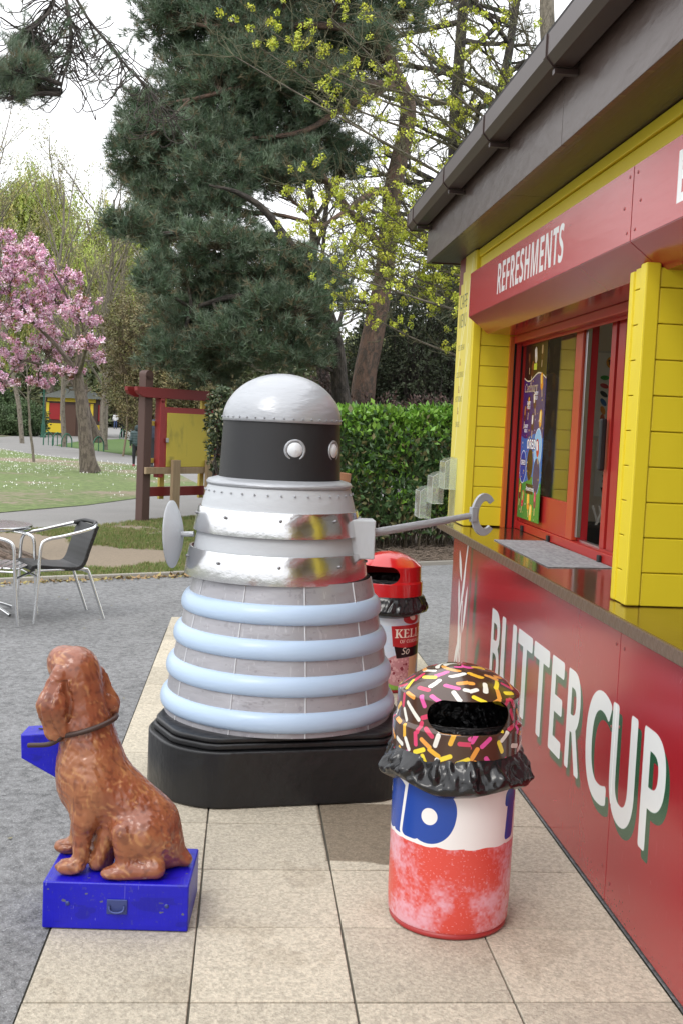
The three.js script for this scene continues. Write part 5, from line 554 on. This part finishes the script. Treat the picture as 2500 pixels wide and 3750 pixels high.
padTree({ name: 'pine_tree', label: 'large dark pine with a kinked reddish trunk behind the hedge', seed: 11, grow: 1.22, shoots: 0.18, reach: 0.45, r0: 0.22, r1: 0.09, trunk: [[1.9, 0, -19.5], [1.96, 1.69, -19.5], [2.01, 2.53, -19.5], [2.19, 3.67, -19.5], [2.29, 4.72, -19.5], [2.32, 5.52, -19.4], [2.39, 6.09, -19.3], [2.48, 6.65, -19.2], [2.48, 7.04, -19.2], [2.24, 7.49, -19.2], [2.04, 8.01, -19.3], [1.9, 8.5, -19.3], [1.69, 9.12, -19.3], [1.37, 9.8, -19.3]],
  limbs: [[[2.32, 5.52, -19.4], [1.97, 5.49, -19.0], [1.51, 5.08, -18.5], [1.08, 4.74, -18.3]], [[2.14, 4.71, -19.5], [1.68, 5.08, -19.2], [1.24, 5.52, -19.0], [0.91, 5.8, -18.6], [0.68, 6.05, -18.4]], [[2.24, 7.42, -19.2], [1.9, 7.09, -19.0], [1.45, 6.83, -18.8], [0.74, 6.28, -18.5], [-0.23, 6.03, -18.3]], [[2.25, 7.28, -19.2], [1.57, 7.13, -18.6], [0.7, 7.08, -18.4], [-0.26, 6.82, -18.2], [-1.06, 6.51, -18.0]], [[1.96, 8.15, -19.3], [1.1, 7.99, -18.6], [0.12, 7.85, -18.4], [-0.84, 7.71, -18.2]]],
  pads: [[-1.11, 8.18, -19.22, 0.68, 0.45], [-0.3, 7.83, -18.43, 0.72, 0.58], [0.43, 8.67, -20.3, 0.71, 0.48], [-1.24, 7.49, -19.51, 0.61, 0.46], [-0.44, 7.45, -19.92, 0.78, 0.62], [0.38, 7.77, -20.06, 0.71, 0.55], [1.04, 8.03, -19.82, 0.62, 0.46], [-1.86, 6.56, -19.4, 0.53, 0.3], [-1.13, 6.57, -19.27, 0.68, 0.45], [-0.25, 6.32, -18.9, 0.74, 0.52], [0.47, 6.66, -19.21, 0.6, 0.45], [-2.04, 5.84, -18.52, 0.36, 0.25], [-1.5, 5.95, -19.77, 0.62, 0.39], [-0.62, 5.4, -18.02, 0.63, 0.35], [0.07, 6.0, -20.23, 0.63, 0.36], [0.69, 5.81, -18.56, 0.43, 0.33], [-2.17, 5.49, -19.22, 0.3, 0.19], [-1.63, 5.17, -18.85, 0.52, 0.22], [-0.97, 5.27, -19.93, 0.62, 0.23], [1.47, 8.42, -19.78, 0.54, 0.39], [1.19, 6.99, -18.22, 0.39, 0.25], [1.74, 7.63, -17.78, 0.31, 0.24], [-1.36, 8.96, -19.49, 0.69, 0.46], [-0.47, 8.72, -18.5, 0.79, 0.43], [0.35, 8.66, -18.02, 0.77, 0.42], [1.3, 8.65, -17.97, 0.7, 0.42], [-0.7, 6.9, -18.6, 0.8, 0.5], [0.1, 7.1, -18.3, 0.7, 0.5], [0.9, 7.4, -19.2, 0.6, 0.45], [-0.8, 6.0, -18.4, 0.7, 0.4], [0.2, 5.5, -18.3, 0.6, 0.3], [1.6, 7.8, -19.6, 0.6, 0.4], [-1.6, 8.0, -18.8, 0.5, 0.35], [2.2, 8.5, -18.9, 0.6, 0.4], [-1.75, 6.1, -18.9, 0.5, 0.3], [0.95, 6.5, -19.6, 0.5, 0.35], [-1.3, 4.9, -18.5, 0.55, 0.28], [-0.6, 4.85, -18.0, 0.5, 0.26], [1.5, 6.1, -19.8, 0.5, 0.35], [1.3, 7.4, -20.2, 0.6, 0.5]],
  twigs: 96, tufts: 11, jit: 0.15, leaf: needles, color: pineColor, bark: pineBark, twigMat: oliveTwig });
padTree({ name: 'pine_tree', label: 'dark pine with low sweeping boughs above the notice board', seed: 12, grow: 1.2, shoots: 0.18, reach: 0.45, r0: 0.2, r1: 0.015, trunk: [[1.7, 0, -17.5], [1.58, 1.4, -17.5], [1.45, 1.94, -17.5], [1.26, 3.01, -17.4], [0.92, 3.7, -17.2], [0.45, 4.32, -17.0], [0.08, 4.73, -16.9], [-0.31, 4.91, -16.8], [-0.69, 4.96, -16.7]], limbs: [[[1.3, 2.9, -17.4], [0.6, 3.3, -17], [-0.2, 3.4, -16.9], [-0.9, 3.2, -17]], [[0.45, 4.32, -17], [-0.3, 4.3, -17.1], [-1.0, 4.35, -17.3], [-1.6, 4.3, -17.3]]],
  pads: [[-1.86, 4.38, -17.17, 0.34, 0.19], [-1.35, 4.42, -18.23, 0.64, 0.27], [-0.54, 4.15, -16.87, 0.66, 0.26], [0.11, 3.97, -17.17, 0.67, 0.34], [0.78, 3.76, -17.21, 0.6, 0.4], [-1.01, 3.82, -17.44, 0.61, 0.34], [-0.34, 3.49, -17.77, 0.76, 0.42], [0.39, 3.16, -16.69, 0.72, 0.39], [0.95, 3.6, -17.52, 0.5, 0.3], [-0.99, 3.04, -17.61, 0.55, 0.41], [-0.23, 2.68, -16.69, 0.72, 0.39], [0.49, 2.6, -16.92, 0.66, 0.33], [-1.13, 2.4, -16.96, 0.4, 0.27], [-0.57, 2.26, -17.82, 0.42, 0.28], [-1.43, 3.52, -16.26, 0.25, 0.25], [0.4, 3.5, -18.2, 0.6, 0.4], [-0.7, 2.9, -18.0, 0.6, 0.4]],
  twigs: 96, tufts: 11, jit: 0.15, leaf: needles, color: pineColor, bark: darkBark, twigMat: oliveTwig });
{ // pine standing just left of the yard: its roots and one drooping bough are in view
  const t = padTree({ name: 'pine_tree', label: 'old pine beside the cafe table with a bough hanging overhead', seed: 13, r0: 0.36, r1: 0.2, limbK: 0.2, trunk: [[-2.95, 0, -11.5], [-2.95, 1.0, -11.5], [-3.0, 3, -11.4], [-2.95, 5, -11.3], [-2.9, 8, -11.3]], limbs: [[[-2.97, 5.1, -11.3], [-2.4, 5.3, -10.4], [-1.9, 5.2, -9.6], [-1.59, 4.99, -9.2], [-1.36, 4.64, -9.1], [-1.18, 4.42, -9.0], [-1.0, 4.21, -8.9], [-0.83, 4.04, -8.9], [-0.76, 3.95, -8.9]], [[-1.59, 4.99, -9.2], [-1.47, 4.53, -9.0], [-1.47, 4.33, -9.0], [-1.5, 4.11, -8.9], [-1.52, 3.99, -8.9]], [[-1.59, 4.97, -9.2], [-1.66, 4.65, -9.1], [-1.81, 4.47, -9.0], [-2.0, 4.56, -9.0]]].map((l) => l),
    pads: [[-1.82, 4.14, -8.76, 0.19, 0.14], [-1.72, 4.09, -9.1, 0.16, 0.12], [-1.9, 3.94, -8.81, 0.14, 0.12], [-1.82, 4.4, -9.27, 0.18, 0.09], [-2.01, 4.17, -9.24, 0.14, 0.14]], twigs: 110, tufts: 7, jit: 0.08, twigK: 0.5, leaf: needleTuft(22, 0.085, 0.0024, 5), color: pineColor, bark: darkBark, twigMat: M([0.05, 0.042, 0.036], 0.9) });
  const r = rng(71), W = new Limbs(), F = [], B = t.position, lines = [[[-1.59, 4.99, -9.2], [-1.36, 4.64, -9.1], [-1.18, 4.42, -9.0], [-1.0, 4.21, -8.9], [-0.83, 4.04, -8.9], [-0.76, 3.95, -8.9]], [[-1.52, 4.82, -9.1], [-1.47, 4.53, -9], [-1.47, 4.33, -9], [-1.5, 4.11, -8.9]], [[-1.6, 4.9, -9.1], [-1.66, 4.65, -9.1], [-1.81, 4.47, -9]]].map((l) => smooth(asV(l), 40));
  for (let k = 0; k < 170; k++) { const l = lines[k % 3], a = l[4 + Math.floor(r() * 36)], th = r() * 6.283, len = 0.12 + 0.3 * r(), e = a.clone().add(V3(Math.cos(th) * len, -0.1 - 0.22 * r(), Math.sin(th) * len * 0.6)), m = a.clone().lerp(e, 0.5).add(V3(Math.cos(th + 1.4) * 0.1, -0.02 - 0.1 * r(), (r() - 0.5) * 0.1)), tw = smooth([a, a.clone().lerp(m, 0.5).add(V3(0, 0.03, 0)), m, e, e.clone().add(V3(Math.cos(th - 1) * 0.05, 0.03 + 0.05 * r(), 0))], 10); W.add(tw.map((p) => p.clone().sub(B)), 0.0052, 0.0034, 5); const n = r() < 0.6 ? 2 : 0; for (let q = 0; q < n; q++) F.push({ p: tw[10 - q].clone().sub(B), d: tw[10].clone().sub(tw[7]), s: 0.8 + 0.5 * r(), c: pineColor(r) }); }
  mesh('twigs', W.geo(), M([0.05, 0.042, 0.036], 0.9), t); spread('crown', needleTuft(28, 0.078, 0.0026, 6, 1.5), leafMat(), F, t);
  const L = new Limbs(); for (const [pts, r0] of [[[[0.2, 0.3, 0.1], [0.42, 0.14, 0.15], [0.75, 0.06, 0.2], [1.2, 0.0, 0.25]], 0.13], [[[0.15, 0.35, 0.25], [0.38, 0.12, 0.5], [0.6, 0.02, 0.8], [0.7, -0.04, 1.0]], 0.14], [[[0.2, 0.3, -0.15], [0.5, 0.1, -0.3], [0.9, -0.02, -0.4]], 0.12], [[[0.1, 0.3, 0.2], [0.45, 0.1, 0.32], [0.8, 0.0, 0.45]], 0.1]]) L.add(smooth(asV(pts), 14), r0, 0.03, 9, 0.5); mesh('roots', L.geo(), bark([0.2, 0.15, 0.12], [0.09, 0.07, 0.055], 104, 3), t);
}
// cherry in blossom
padTree({ name: 'cherry_tree', label: 'flowering cherry tree covered in pink blossom on the daisy lawn', seed: 21, shoots: 0.15, reach: 0.25, r0: 0.21, r1: 0.13, limbK: 0.9, trunk: [[-4.15, -0.02, -30.3], [-4.26, 0.63, -30.3], [-4.37, 1.44, -30.3], [-4.48, 2.24, -30.3], [-4.58, 2.69, -30.3]], limbs: [[[-4.56, 2.6, -30.3], [-5.0, 3.2, -30.2], [-5.6, 3.8, -30.2], [-6.3, 4.6, -30]], [[-4.56, 2.6, -30.3], [-4.5, 3.4, -30.2], [-4.7, 4.3, -30.2], [-5.2, 5.2, -30]], [[-4.5, 2.4, -30.3], [-5.1, 2.7, -30.5], [-6, 2.9, -30.6]], [[-4.53, 2.5, -30.3], [-4.3, 3.0, -29.6], [-4.1, 3.4, -29]]],
  pads: [[-6.19, 5.17, -29.85, 0.7, 0.58], [-5.45, 5.37, -29.38, 0.57, 0.46], [-5.32, 4.64, -30.63, 0.72, 0.6], [-5.86, 4.09, -29.97, 0.94, 0.7], [-4.35, 4.16, -28.82, 0.51, 0.34], [-4.06, 3.31, -28.81, 0.45, 0.25], [-5.38, 3.4, -31.12, 0.85, 0.49], [-6.25, 2.99, -30.88, 0.72, 0.48], [-4.09, 3.1, -31.35, 0.24, 0.15], [-4.97, 2.67, -30.18, 0.47, 0.24], [-6.65, 6.05, -31.41, 0.37, 0.37], [-5.82, 5.85, -30.13, 0.29, 0.24], [-6.88, 4.22, -29.55, 0.92, 1.27], [-4.88, 5.12, -30.66, 0.48, 0.3], [-4.06, 3.91, -29.47, 0.21, 0.14], [-6.44, 2.24, -29.73, 0.58, 0.29], [-5.76, 2.33, -31.43, 0.49, 0.18]],
  twigs: 26, tufts: 9, jit: 0.13, leaf: leafSpray(9, 0.05, 0.046, 0.11, 6), color: (r) => { const q = r(); return q < 0.15 ? rgb(0.22, 0.10, 0.05) : q < 0.3 ? rgb(0.86, 0.70, 0.78) : varied(r, q < 0.70 ? [0.80, 0.52, 0.65] : [0.68, 0.36, 0.52], 0.25); }, bark: bark([0.19, 0.155, 0.125], [0.1, 0.08, 0.065], 106, 2), twigMat: M([0.1, 0.06, 0.045], 0.9) });
// maple with yellow green flower clusters, its trunk behind the kiosk
{ const T = [[0.09, 6.18, -13.67], [-0.28, 5.37, -12.11], [0.46, 5.87, -13.7], [0.71, 5.8, -12.0], [1.21, 6.29, -13.03], [1.92, 6.19, -12.73], [2.34, 5.95, -12.36], [2.85, 6.39, -12.96], [0.51, 4.4, -13.49], [1.01, 4.17, -13.75], [0.62, 3.77, -14.01], [0.85, 3.26, -12.43], [1.34, 3.68, -13.14], [1.66, 4.12, -13.82], [1.72, 4.14, -12.09], [1.15, 3.01, -13.54], [2.07, 4.79, -13.21], [2.36, 5.23, -13.49], [1.58, 5.82, -12.69], [0.7, 3.88, -12.81], [1.13, 4.19, -12.76], [1.56, 3.45, -13.56], [0.63, 5.42, -13.52], [-0.01, 5.95, -13.59], [1.89, 3.75, -13.41], [1.43, 4.64, -13.85], [1.31, 3.62, -13.8]];
  const t = thing('maple_tree', 'half bare maple with bright yellow green flower clusters beside the kiosk', 'tree', [4.2, 0, -14.2]), B = t.position, r = rng(33), L = new Limbs(), W = new Limbs(), F = [], trunk = smooth(asV([[4.2, -0.05, -14.2], [4.15, 1.5, -14.1], [4.0, 3.0, -14], [3.7, 4.6, -13.8], [3.4, 6.5, -13.6], [3.2, 9, -13.5]]), 40); L.add(trunk.map((p) => p.clone().sub(B)), 0.2, 0.06, 12, 0.2);
  for (const q of T) { const e = V3(...q), a = trunk[Math.max(6, Math.min(38, Math.round((e.y - 0.9) / 9 * 40 + (r() - 0.5) * 4)))], m1 = a.clone().lerp(e, 0.35).add(V3(0, 0.25, (r() - 0.5) * 0.5)), m2 = a.clone().lerp(e, 0.72).add(V3(0, 0.15 * (r() - 0.3), (r() - 0.5) * 0.5)), lb = smooth([a, m1, m2, e], 16); L.add(lb.map((p) => p.clone().sub(B)), 0.026, 0.006, 6, 0.2); const low = e.y < 4.6;
    for (let k = 0; k < 34; k++) { const i = 4 + Math.floor(r() * 13), s = lb[Math.min(16, i)], dir = e.clone().sub(a).normalize().multiplyScalar(0.5).add(V3((r() - 0.5) * 1.7, (r() - 0.4) * 1.3, (r() - 0.5) * 1.7)).normalize(), len = 0.22 + 0.5 * r(), f = s.clone().addScaledVector(dir, len).add(V3(0, 0.06, 0)), tw = wiggle(s, f, 4, 0.09, r); W.add(tw.map((p) => p.clone().sub(B)), 0.006, 0.003, 4);
      for (let j = 0; j < 3; j++) { const s2 = tw[1 + Math.floor(r() * 3)], f2 = s2.clone().add(V3((r() - 0.5) * 0.4, (r() - 0.35) * 0.35, (r() - 0.5) * 0.4)); W.add(wiggle(s2, f2, 2, 0.04, r).map((p) => p.clone().sub(B)), 0.0035, 0.002, 3); if (r() < (low ? 0.46 : 0.2)) for (let c = 0; c < 3; c++) F.push({ p: f2.clone().add(V3((r() - 0.5) * 0.05, (r() - 0.5) * 0.05, (r() - 0.5) * 0.05)).sub(B), d: V3(r() - 0.5, 0.6, r() - 0.5), s: 0.7 + 0.6 * r(), c: varied(r, [0.50, 0.54, 0.06], 0.4) }); } } }
  mesh('trunk', L.geo(), greyBark, t); mesh('branches', W.geo(), greenTwig, t); spread('crown', leafSpray(12, 0.034, 0.021, 0.06, 9), leafMat(), F, t); }
// bare conifers and thin trees behind, on the right
const bareSet = { levels: 3, bend: 0.28, lift: [0.02, 0.03, 0.05, 0.06], angle: [1.1, 0.8, 0.7], ratio: [0.36, 0.5, 0.5], first: 0.22, leafLev: 9 };
growTree({ ...bareSet, name: 'conifer_tree', label: 'tall thin dark trunk with level bare boughs behind the pine', seed: 41, pos: [3.66, 0, -24], len: 14, rad: 0.17, kids: [30, 7, 4], angle: [1.45, 0.7, 0.6], lift: [0.0, 0.0, 0.02, 0.02], ratio: [0.2, 0.45, 0.5], bark: darkBark, twigMat: M([0.06, 0.052, 0.042], 0.9), leaf: needles, leafLev: 3, leaves: 1, leafJit: 0.1, color: pineColor });
growTree({ ...bareSet, name: 'conifer_tree', label: 'dark bare boughed conifer rising above the kiosk gutter', seed: 42, pos: [4.7, 0, -26], dir: [-0.09, 1, 0], len: 15, rad: 0.2, kids: [32, 7, 4], angle: [1.4, 0.7, 0.6], lift: [0.0, 0.01, 0.02, 0.02], ratio: [0.2, 0.45, 0.5], bark: darkBark, twigMat: M([0.06, 0.052, 0.042], 0.9), leaf: needles, leafLev: 3, leaves: 1, leafJit: 0.1, color: pineColor });
growTree({ ...bareSet, name: 'bare_tree', label: 'many stemmed leafless tree showing sky behind the pine boughs', seed: 43, pos: [1.6, 0, -27], len: 9, rad: 0.15, kids: [12, 9, 7], first: 0.15, angle: [0.7, 0.7, 0.7], bark: darkBark, twigMat: M([0.10, 0.085, 0.06], 0.9), leaf: leafSpray(4, 0.03, 0.02, 0.08, 3), leafLev: 3, leaves: 1, leafJit: 0.1, color: (r) => varied(r, [0.2, 0.2, 0.06], 0.4) });
growTree({ ...bareSet, name: 'bare_tree', label: 'leafless grey twigged tree between conifer and kiosk roof', seed: 44, pos: [5.6, 0, -22], len: 9, rad: 0.16, kids: [13, 9, 7], first: 0.15, angle: [0.8, 0.7, 0.7], bark: darkBark, twigMat: M([0.085, 0.075, 0.055], 0.9) });
// bare and budding trees on the left, willow beyond
const bud = leafSpray(5, 0.09, 0.05, 0.3, 13), budColor = (r) => varied(r, r() < 0.6 ? [0.27, 0.30, 0.09] : [0.30, 0.26, 0.13], 0.4);
const thin = [[-10.8, -55, 13, 51, 'thin pale budding tree rising behind the pink cherry'], [-8.3, -52, 11.5, 52, 'slender budding tree over the small far kiosk'], [-6.2, -50, 11, 53, 'budding tree with a forked trunk left of the olive thicket'], [-12.4, -57, 13.5, 54, 'tallest thin budding tree at the lawn edge'], [-4.9, -58, 9.5, 55, 'small budding tree half behind the olive thicket']];
for (const [x, z, len, seed, label] of thin) growTree({ ...bareSet, name: 'budding_tree', label, group: 'thin budding trees beyond the lawn', seed, pos: [x, -0.02, z], len, rad: 0.12, kids: [15, 9, 6], first: 0.2, angle: [0.55, 0.6, 0.6], ratio: [0.42, 0.45, 0.5], bark: greyBark, twigMat: M([0.21, 0.185, 0.135], 0.9), leaf: bud, leafLev: 3, leaves: 1, leafJit: 0.25, color: budColor });
growTree({ ...bareSet, name: 'sapling', label: 'slim staked sapling on the daisy lawn', seed: 56, pos: [-6.56, -0.012, -35.3], len: 3.6, rad: 0.045, kids: [10, 5, 3], first: 0.5, angle: [0.7, 0.6, 0.6], ratio: [0.35, 0.5, 0.5], bark: greyBark, leaf: leafSpray(5, 0.06, 0.03, 0.15, 3), leafLev: 2, leaves: 1, leafJit: 0.1, color: (r) => varied(r, [0.2, 0.26, 0.05], 0.4) });
const willowLeaf = (() => { const r = rng(2), gs = []; for (let i = 0; i < 26; i++) { const g = leafGeo(0.22, 0.07, 0.3); g.rotateX(PI * 0.8 + 0.6 * r()); g.rotateY(r() * 6.3); g.translate((r() - 0.5) * 0.16, r() * 1.5, (r() - 0.5) * 0.16); gs.push(g); } return mergeGeometries(gs); })();
for (const [x, z, h, seed, label] of [[-9.6, -76, 14.5, 61, 'pale green weeping willow behind the budding trees'], [-14, -79, 15.5, 62, 'wide yellow green willow at the far left'], [-6.2, -80, 12.5, 63, 'yellow green willow showing beside the pine boughs'], [-18.5, -82, 16.5, 64, 'tall light green willow beyond the pink cherry']]) growTree({ ...bareSet, name: 'willow_tree', label, group: 'spring green willows in the distance', seed, pos: [x, -0.02, z], len: h, rad: 0.3, kids: [13, 8, 5], first: 0.25, angle: [0.75, 0.8, 0.9], ratio: [0.45, 0.5, 0.5], lift: [0.02, 0.02, -0.15, -0.4], bark: greyBark, twigMat: greenTwig, leaf: willowLeaf, leafLev: 2, leaves: 3, leafJit: 0.7, hang: true, color: (r) => varied(r, r() < 0.7 ? [0.36, 0.43, 0.085] : [0.38, 0.36, 0.12], 0.4) });
// thickets: leaves through a set of ellipsoids, on stems
function thicket(o) {
  const t = thing(o.name, o.label, o.category || 'shrub', [o.pads[0][0], 0, o.pads[0][2]], 0, o.group), B = t.position, r = rng(o.seed), L = new Limbs(), F = [];
  for (const [x, y, z, rx, ry] of o.pads) { const n = Math.round(o.density * rx * rx * ry); for (let k = 0; k < n; k++) { const th = r() * 6.283, cy = 2 * r() - 1, s = Math.sqrt(1 - cy * cy), rad = Math.pow(r(), 0.3) * (1 + o.rough * (noise3(Math.cos(th) * s * 3 + x, cy * 3, Math.sin(th) * s * 3 + z) - 0.5)); const p = V3(x + Math.cos(th) * s * rad * rx, y + cy * rad * ry, z + Math.sin(th) * s * rad * rx); if (p.y < 0.05) continue; F.push({ p: p.clone().sub(B), d: V3(Math.cos(th) * s + r() - 0.5, cy + 0.3 + r() - 0.5, Math.sin(th) * s + r() - 0.5), s: 0.7 + 0.6 * r(), c: o.color(r, p) }); if (k % o.stem === 0) { const a = V3(x + (r() - 0.5) * rx * 0.5, Math.max(0, y - ry * 1.1), z + (r() - 0.5) * rx * 0.5); L.add(wiggle(a, p, 4, 0.25 * ry, r).map((q) => q.clone().sub(B)), o.stemR, o.stemR * 0.35, 4); } }
    for (let k = 0; k < 3; k++) L.add(wiggle(V3(x + (r() - 0.5) * rx, -0.05, z + (r() - 0.5) * rx), V3(x + (r() - 0.5) * rx, y, z + (r() - 0.5) * rx), 5, 0.3, r).map((q) => q.clone().sub(B)), o.stemR * 3, o.stemR, 6); }
  mesh('stems', L.geo(), o.bark, t); spread('foliage', o.leaf, o.leafMat || leafMat(o.gloss ?? 0.6), F, t); return t; }
thicket({ name: 'thicket', label: 'rounded olive brown twiggy thicket behind the notice board', category: 'shrub', seed: 71, pads: [[-3.31, 3.6, -46.69, 2.55, 3.3], [-4.63, 4.8, -43.88, 1.2, 1.54], [-1.79, 2.97, -45.25, 1.41, 1.41], [-3.75, 2.3, -44.11, 1.55, 1.4], [-0.85, 1.9, -43.09, 1.2, 1.2]], density: 330, rough: 0.5, stem: 3, stemR: 0.014, bark: M([0.17, 0.13, 0.085], 0.9), leaf: leafSpray(8, 0.1, 0.06, 0.28, 21), color: (r) => varied(r, r() < 0.6 ? [0.15, 0.125, 0.05] : [0.12, 0.12, 0.04], 0.5) });
const evergreen = [[[[2.39, 2.4, -20.91, 0.75, 1.5], [2.98, 3.0, -20.05, 0.7, 1.4], [2.63, 1.6, -20.6, 0.9, 0.9]], 72, 'dark green evergreen shrub behind the pine trunk', [0.045, 0.06, 0.028]], [[[3.6, 3.4, -20.57, 0.6, 1.9], [4.17, 2.6, -21.99, 0.8, 1.6], [3.7, 1.6, -21.2, 0.8, 0.8]], 73, 'tall dark evergreen next to the kiosk corner', [0.05, 0.068, 0.026]], [[[1.76, 1.8, -21.5, 0.6, 1.0], [1.2, 1.5, -22, 0.8, 0.9], [2.2, 1.5, -19.0, 0.7, 0.6], [3.1, 1.5, -18.6, 0.8, 0.62]], 74, 'purple brown shrub above the clipped hedge', [0.085, 0.05, 0.042]]];
for (const [pads, seed, label, c] of evergreen) thicket({ name: 'evergreen_shrub', label, seed, pads, density: 2400, rough: 0.6, stem: 9, stemR: 0.012, bark: darkBark, leaf: leafSpray(8, 0.06, 0.025, 0.16, 22), color: (r) => varied(r, c, 0.7) });
thicket({ name: 'ivy_shrub', label: 'small glossy ivy clad shrub at the end of the notice board', seed: 75, pads: [[-0.36, 1.55, -14.86, 0.2, 0.40], [-0.40, 1.1, -14.9, 0.13, 0.30], [-0.34, 1.86, -14.81, 0.17, 0.15]], density: 26000, rough: 0.5, stem: 60, stemR: 0.006, gloss: 0.4, bark: darkBark, leaf: leafSpray(3, 0.05, 0.035, 0.06, 23), color: (r) => varied(r, r() < 0.2 ? [0.20, 0.20, 0.11] : [0.05, 0.075, 0.03], 0.5) });
for (const [pads, seed, label, c] of [[[[-14.5, 1.0, -70.9, 1.7, 1.3], [-13.3, 0.9, -71.5, 0.9, 0.95], [-15.5, 2.2, -71.5, 1.2, 1.9]], 76, 'glossy dark shrub left of the far lamp column', [0.06, 0.10, 0.035]], [[[-7.2, 1.6, -88, 1.3, 1.7], [-6.0, 1.4, -84, 1.2, 1.5], [-4.8, 1.8, -80, 1.6, 2.0]], 77, 'green shrub right of the walkers on the far path', [0.11, 0.16, 0.045]], [[[-18.5, 1.6, -78, 2.2, 2.0], [-21, 2.2, -76, 2.4, 2.6]], 78, 'dark bush beyond the shrubs at the far left', [0.05, 0.075, 0.03]]]) thicket({ name: 'shrub', label, seed, pads, density: 420, rough: 0.5, stem: 12, stemR: 0.02, bark: darkBark, leaf: leafSpray(9, 0.13, 0.08, 0.32, 24), color: (r) => varied(r, c, 0.5) });
growTree({ ...bareSet, name: 'leaning_tree', label: 'old leaning tree trunk in front of the small far kiosk', seed: 65, pos: [-8.1, -0.02, -62], dir: [-0.35, 1, 0], len: 6, rad: 0.38, kids: [9, 7, 5], first: 0.4, angle: [0.8, 0.7, 0.7], bark: bark([0.14, 0.11, 0.085], [0.07, 0.055, 0.045], 107, 1.5), twigMat: M([0.15, 0.12, 0.085], 0.9), leaf: bud, leafLev: 3, leaves: 1, leafJit: 0.2, color: budColor });
// distant wood closing the view
{ const r = rng(88), F = []; for (let i = 0; i < 15000; i++) { const a = -0.62 + 1.24 * r(), d = 135 + 40 * r(), top = 7 + 6 * noise3(a * 14, 0, 3) + 5 * noise3(a * 40, 5, 3), y = Math.pow(r(), 0.8) * top; F.push({ p: V3(Math.sin(a) * d, y, -Math.cos(a) * d), d: V3(r() - 0.5, r(), r() - 0.5), s: 0.8 + 0.7 * r(), c: varied(r, noise3(a * 20, 2, 7) > 0.5 ? [0.15, 0.165, 0.06] : [0.10, 0.115, 0.05], 0.5) }); }
  const w = spread('distant_wood', leafSpray(10, 0.7, 0.4, 1.8, 31), leafMat(), F); Object.assign(w.userData, { label: 'hazy green wood closing the view beyond the park', category: 'wood' }); }
// clipped laurel hedge, leaf by leaf
{ const t = thing('clipped_hedge', 'clipped glossy laurel hedge behind the mulch bed', 'hedge', [2, 0, -14]), B = t.position, r = rng(91), F = [], L = new Limbs(), a = Math.atan(0.545), cx = Math.cos(a), sx = -Math.sin(a), depth = 1.3;
  const P = (s, d, y) => V3(0.2 + s * cx + d * -sx * -1, y, -12.9 + s * sx - d * cx); // s along, d back from the face
  for (let k = 0; k < 21000; k++) { const s = 0.5 + 4.7 * r(), q = r(); let d, y; const top = 1.70 + 0.26 * (noise3(s * 2.2, 1, 2) - 0.5) + 0.12 * (noise3(s * 7, 4, 2) - 0.5) + (r() < 0.03 ? 0.1 * r() : 0); if (q < 0.66) { y = 0.12 + (top - 0.12) * Math.pow(r(), 0.85); d = 0.32 * r() * r() + 0.36 * (noise3(s * 2.2, y * 2.2, 4) - 0.45) + (y > top - 0.2 ? 0.12 : 0) - (r() < 0.04 ? 0.12 * r() : 0); if (y < 0.35 && r() < 0.6) continue; } else { d = depth * r(); y = top - 0.22 * r() * r(); }
    const young = r() < sm(1.2, 1.75, y) * 0.85 + (noise3(s * 2, y * 2, 9) > 0.62 ? 0.25 : 0.02); F.push({ p: P(s, d, y).sub(B), d: V3((r() - 0.5) * 1.6 - 0.2, 0.5 + (r() - 0.5) * 1.4, 0.5 + (r() - 0.5) * 1.6), s: 0.75 + 0.5 * r(), c: young ? varied(r, [0.20, 0.38, 0.055], 0.5) : varied(r, r() < 0.14 ? [0.24, 0.22, 0.10] : [0.075, 0.135, 0.05], 0.7) }); }
  for (let k = 0; k < 420; k++) { const s = 0.5 + 4.7 * r(), d = 0.15 + 0.9 * r(), p = P(s, d + 0.3 * (r() - 0.5), -0.03), e = P(s + 0.5 * (r() - 0.5), d * (0.3 + r()), 0.7 + 0.9 * r()); L.add(wiggle(p, e, 4, 0.25, r).map((q) => q.sub(B)), 0.011, 0.004, 4); }
  mesh('stems', L.geo(), M([0.10, 0.08, 0.055], 0.9), t); spread('foliage', leafGeo(0.10, 0.055, 0.22), leafMat(0.34), F, t); }
renderer.render(scene, camera);
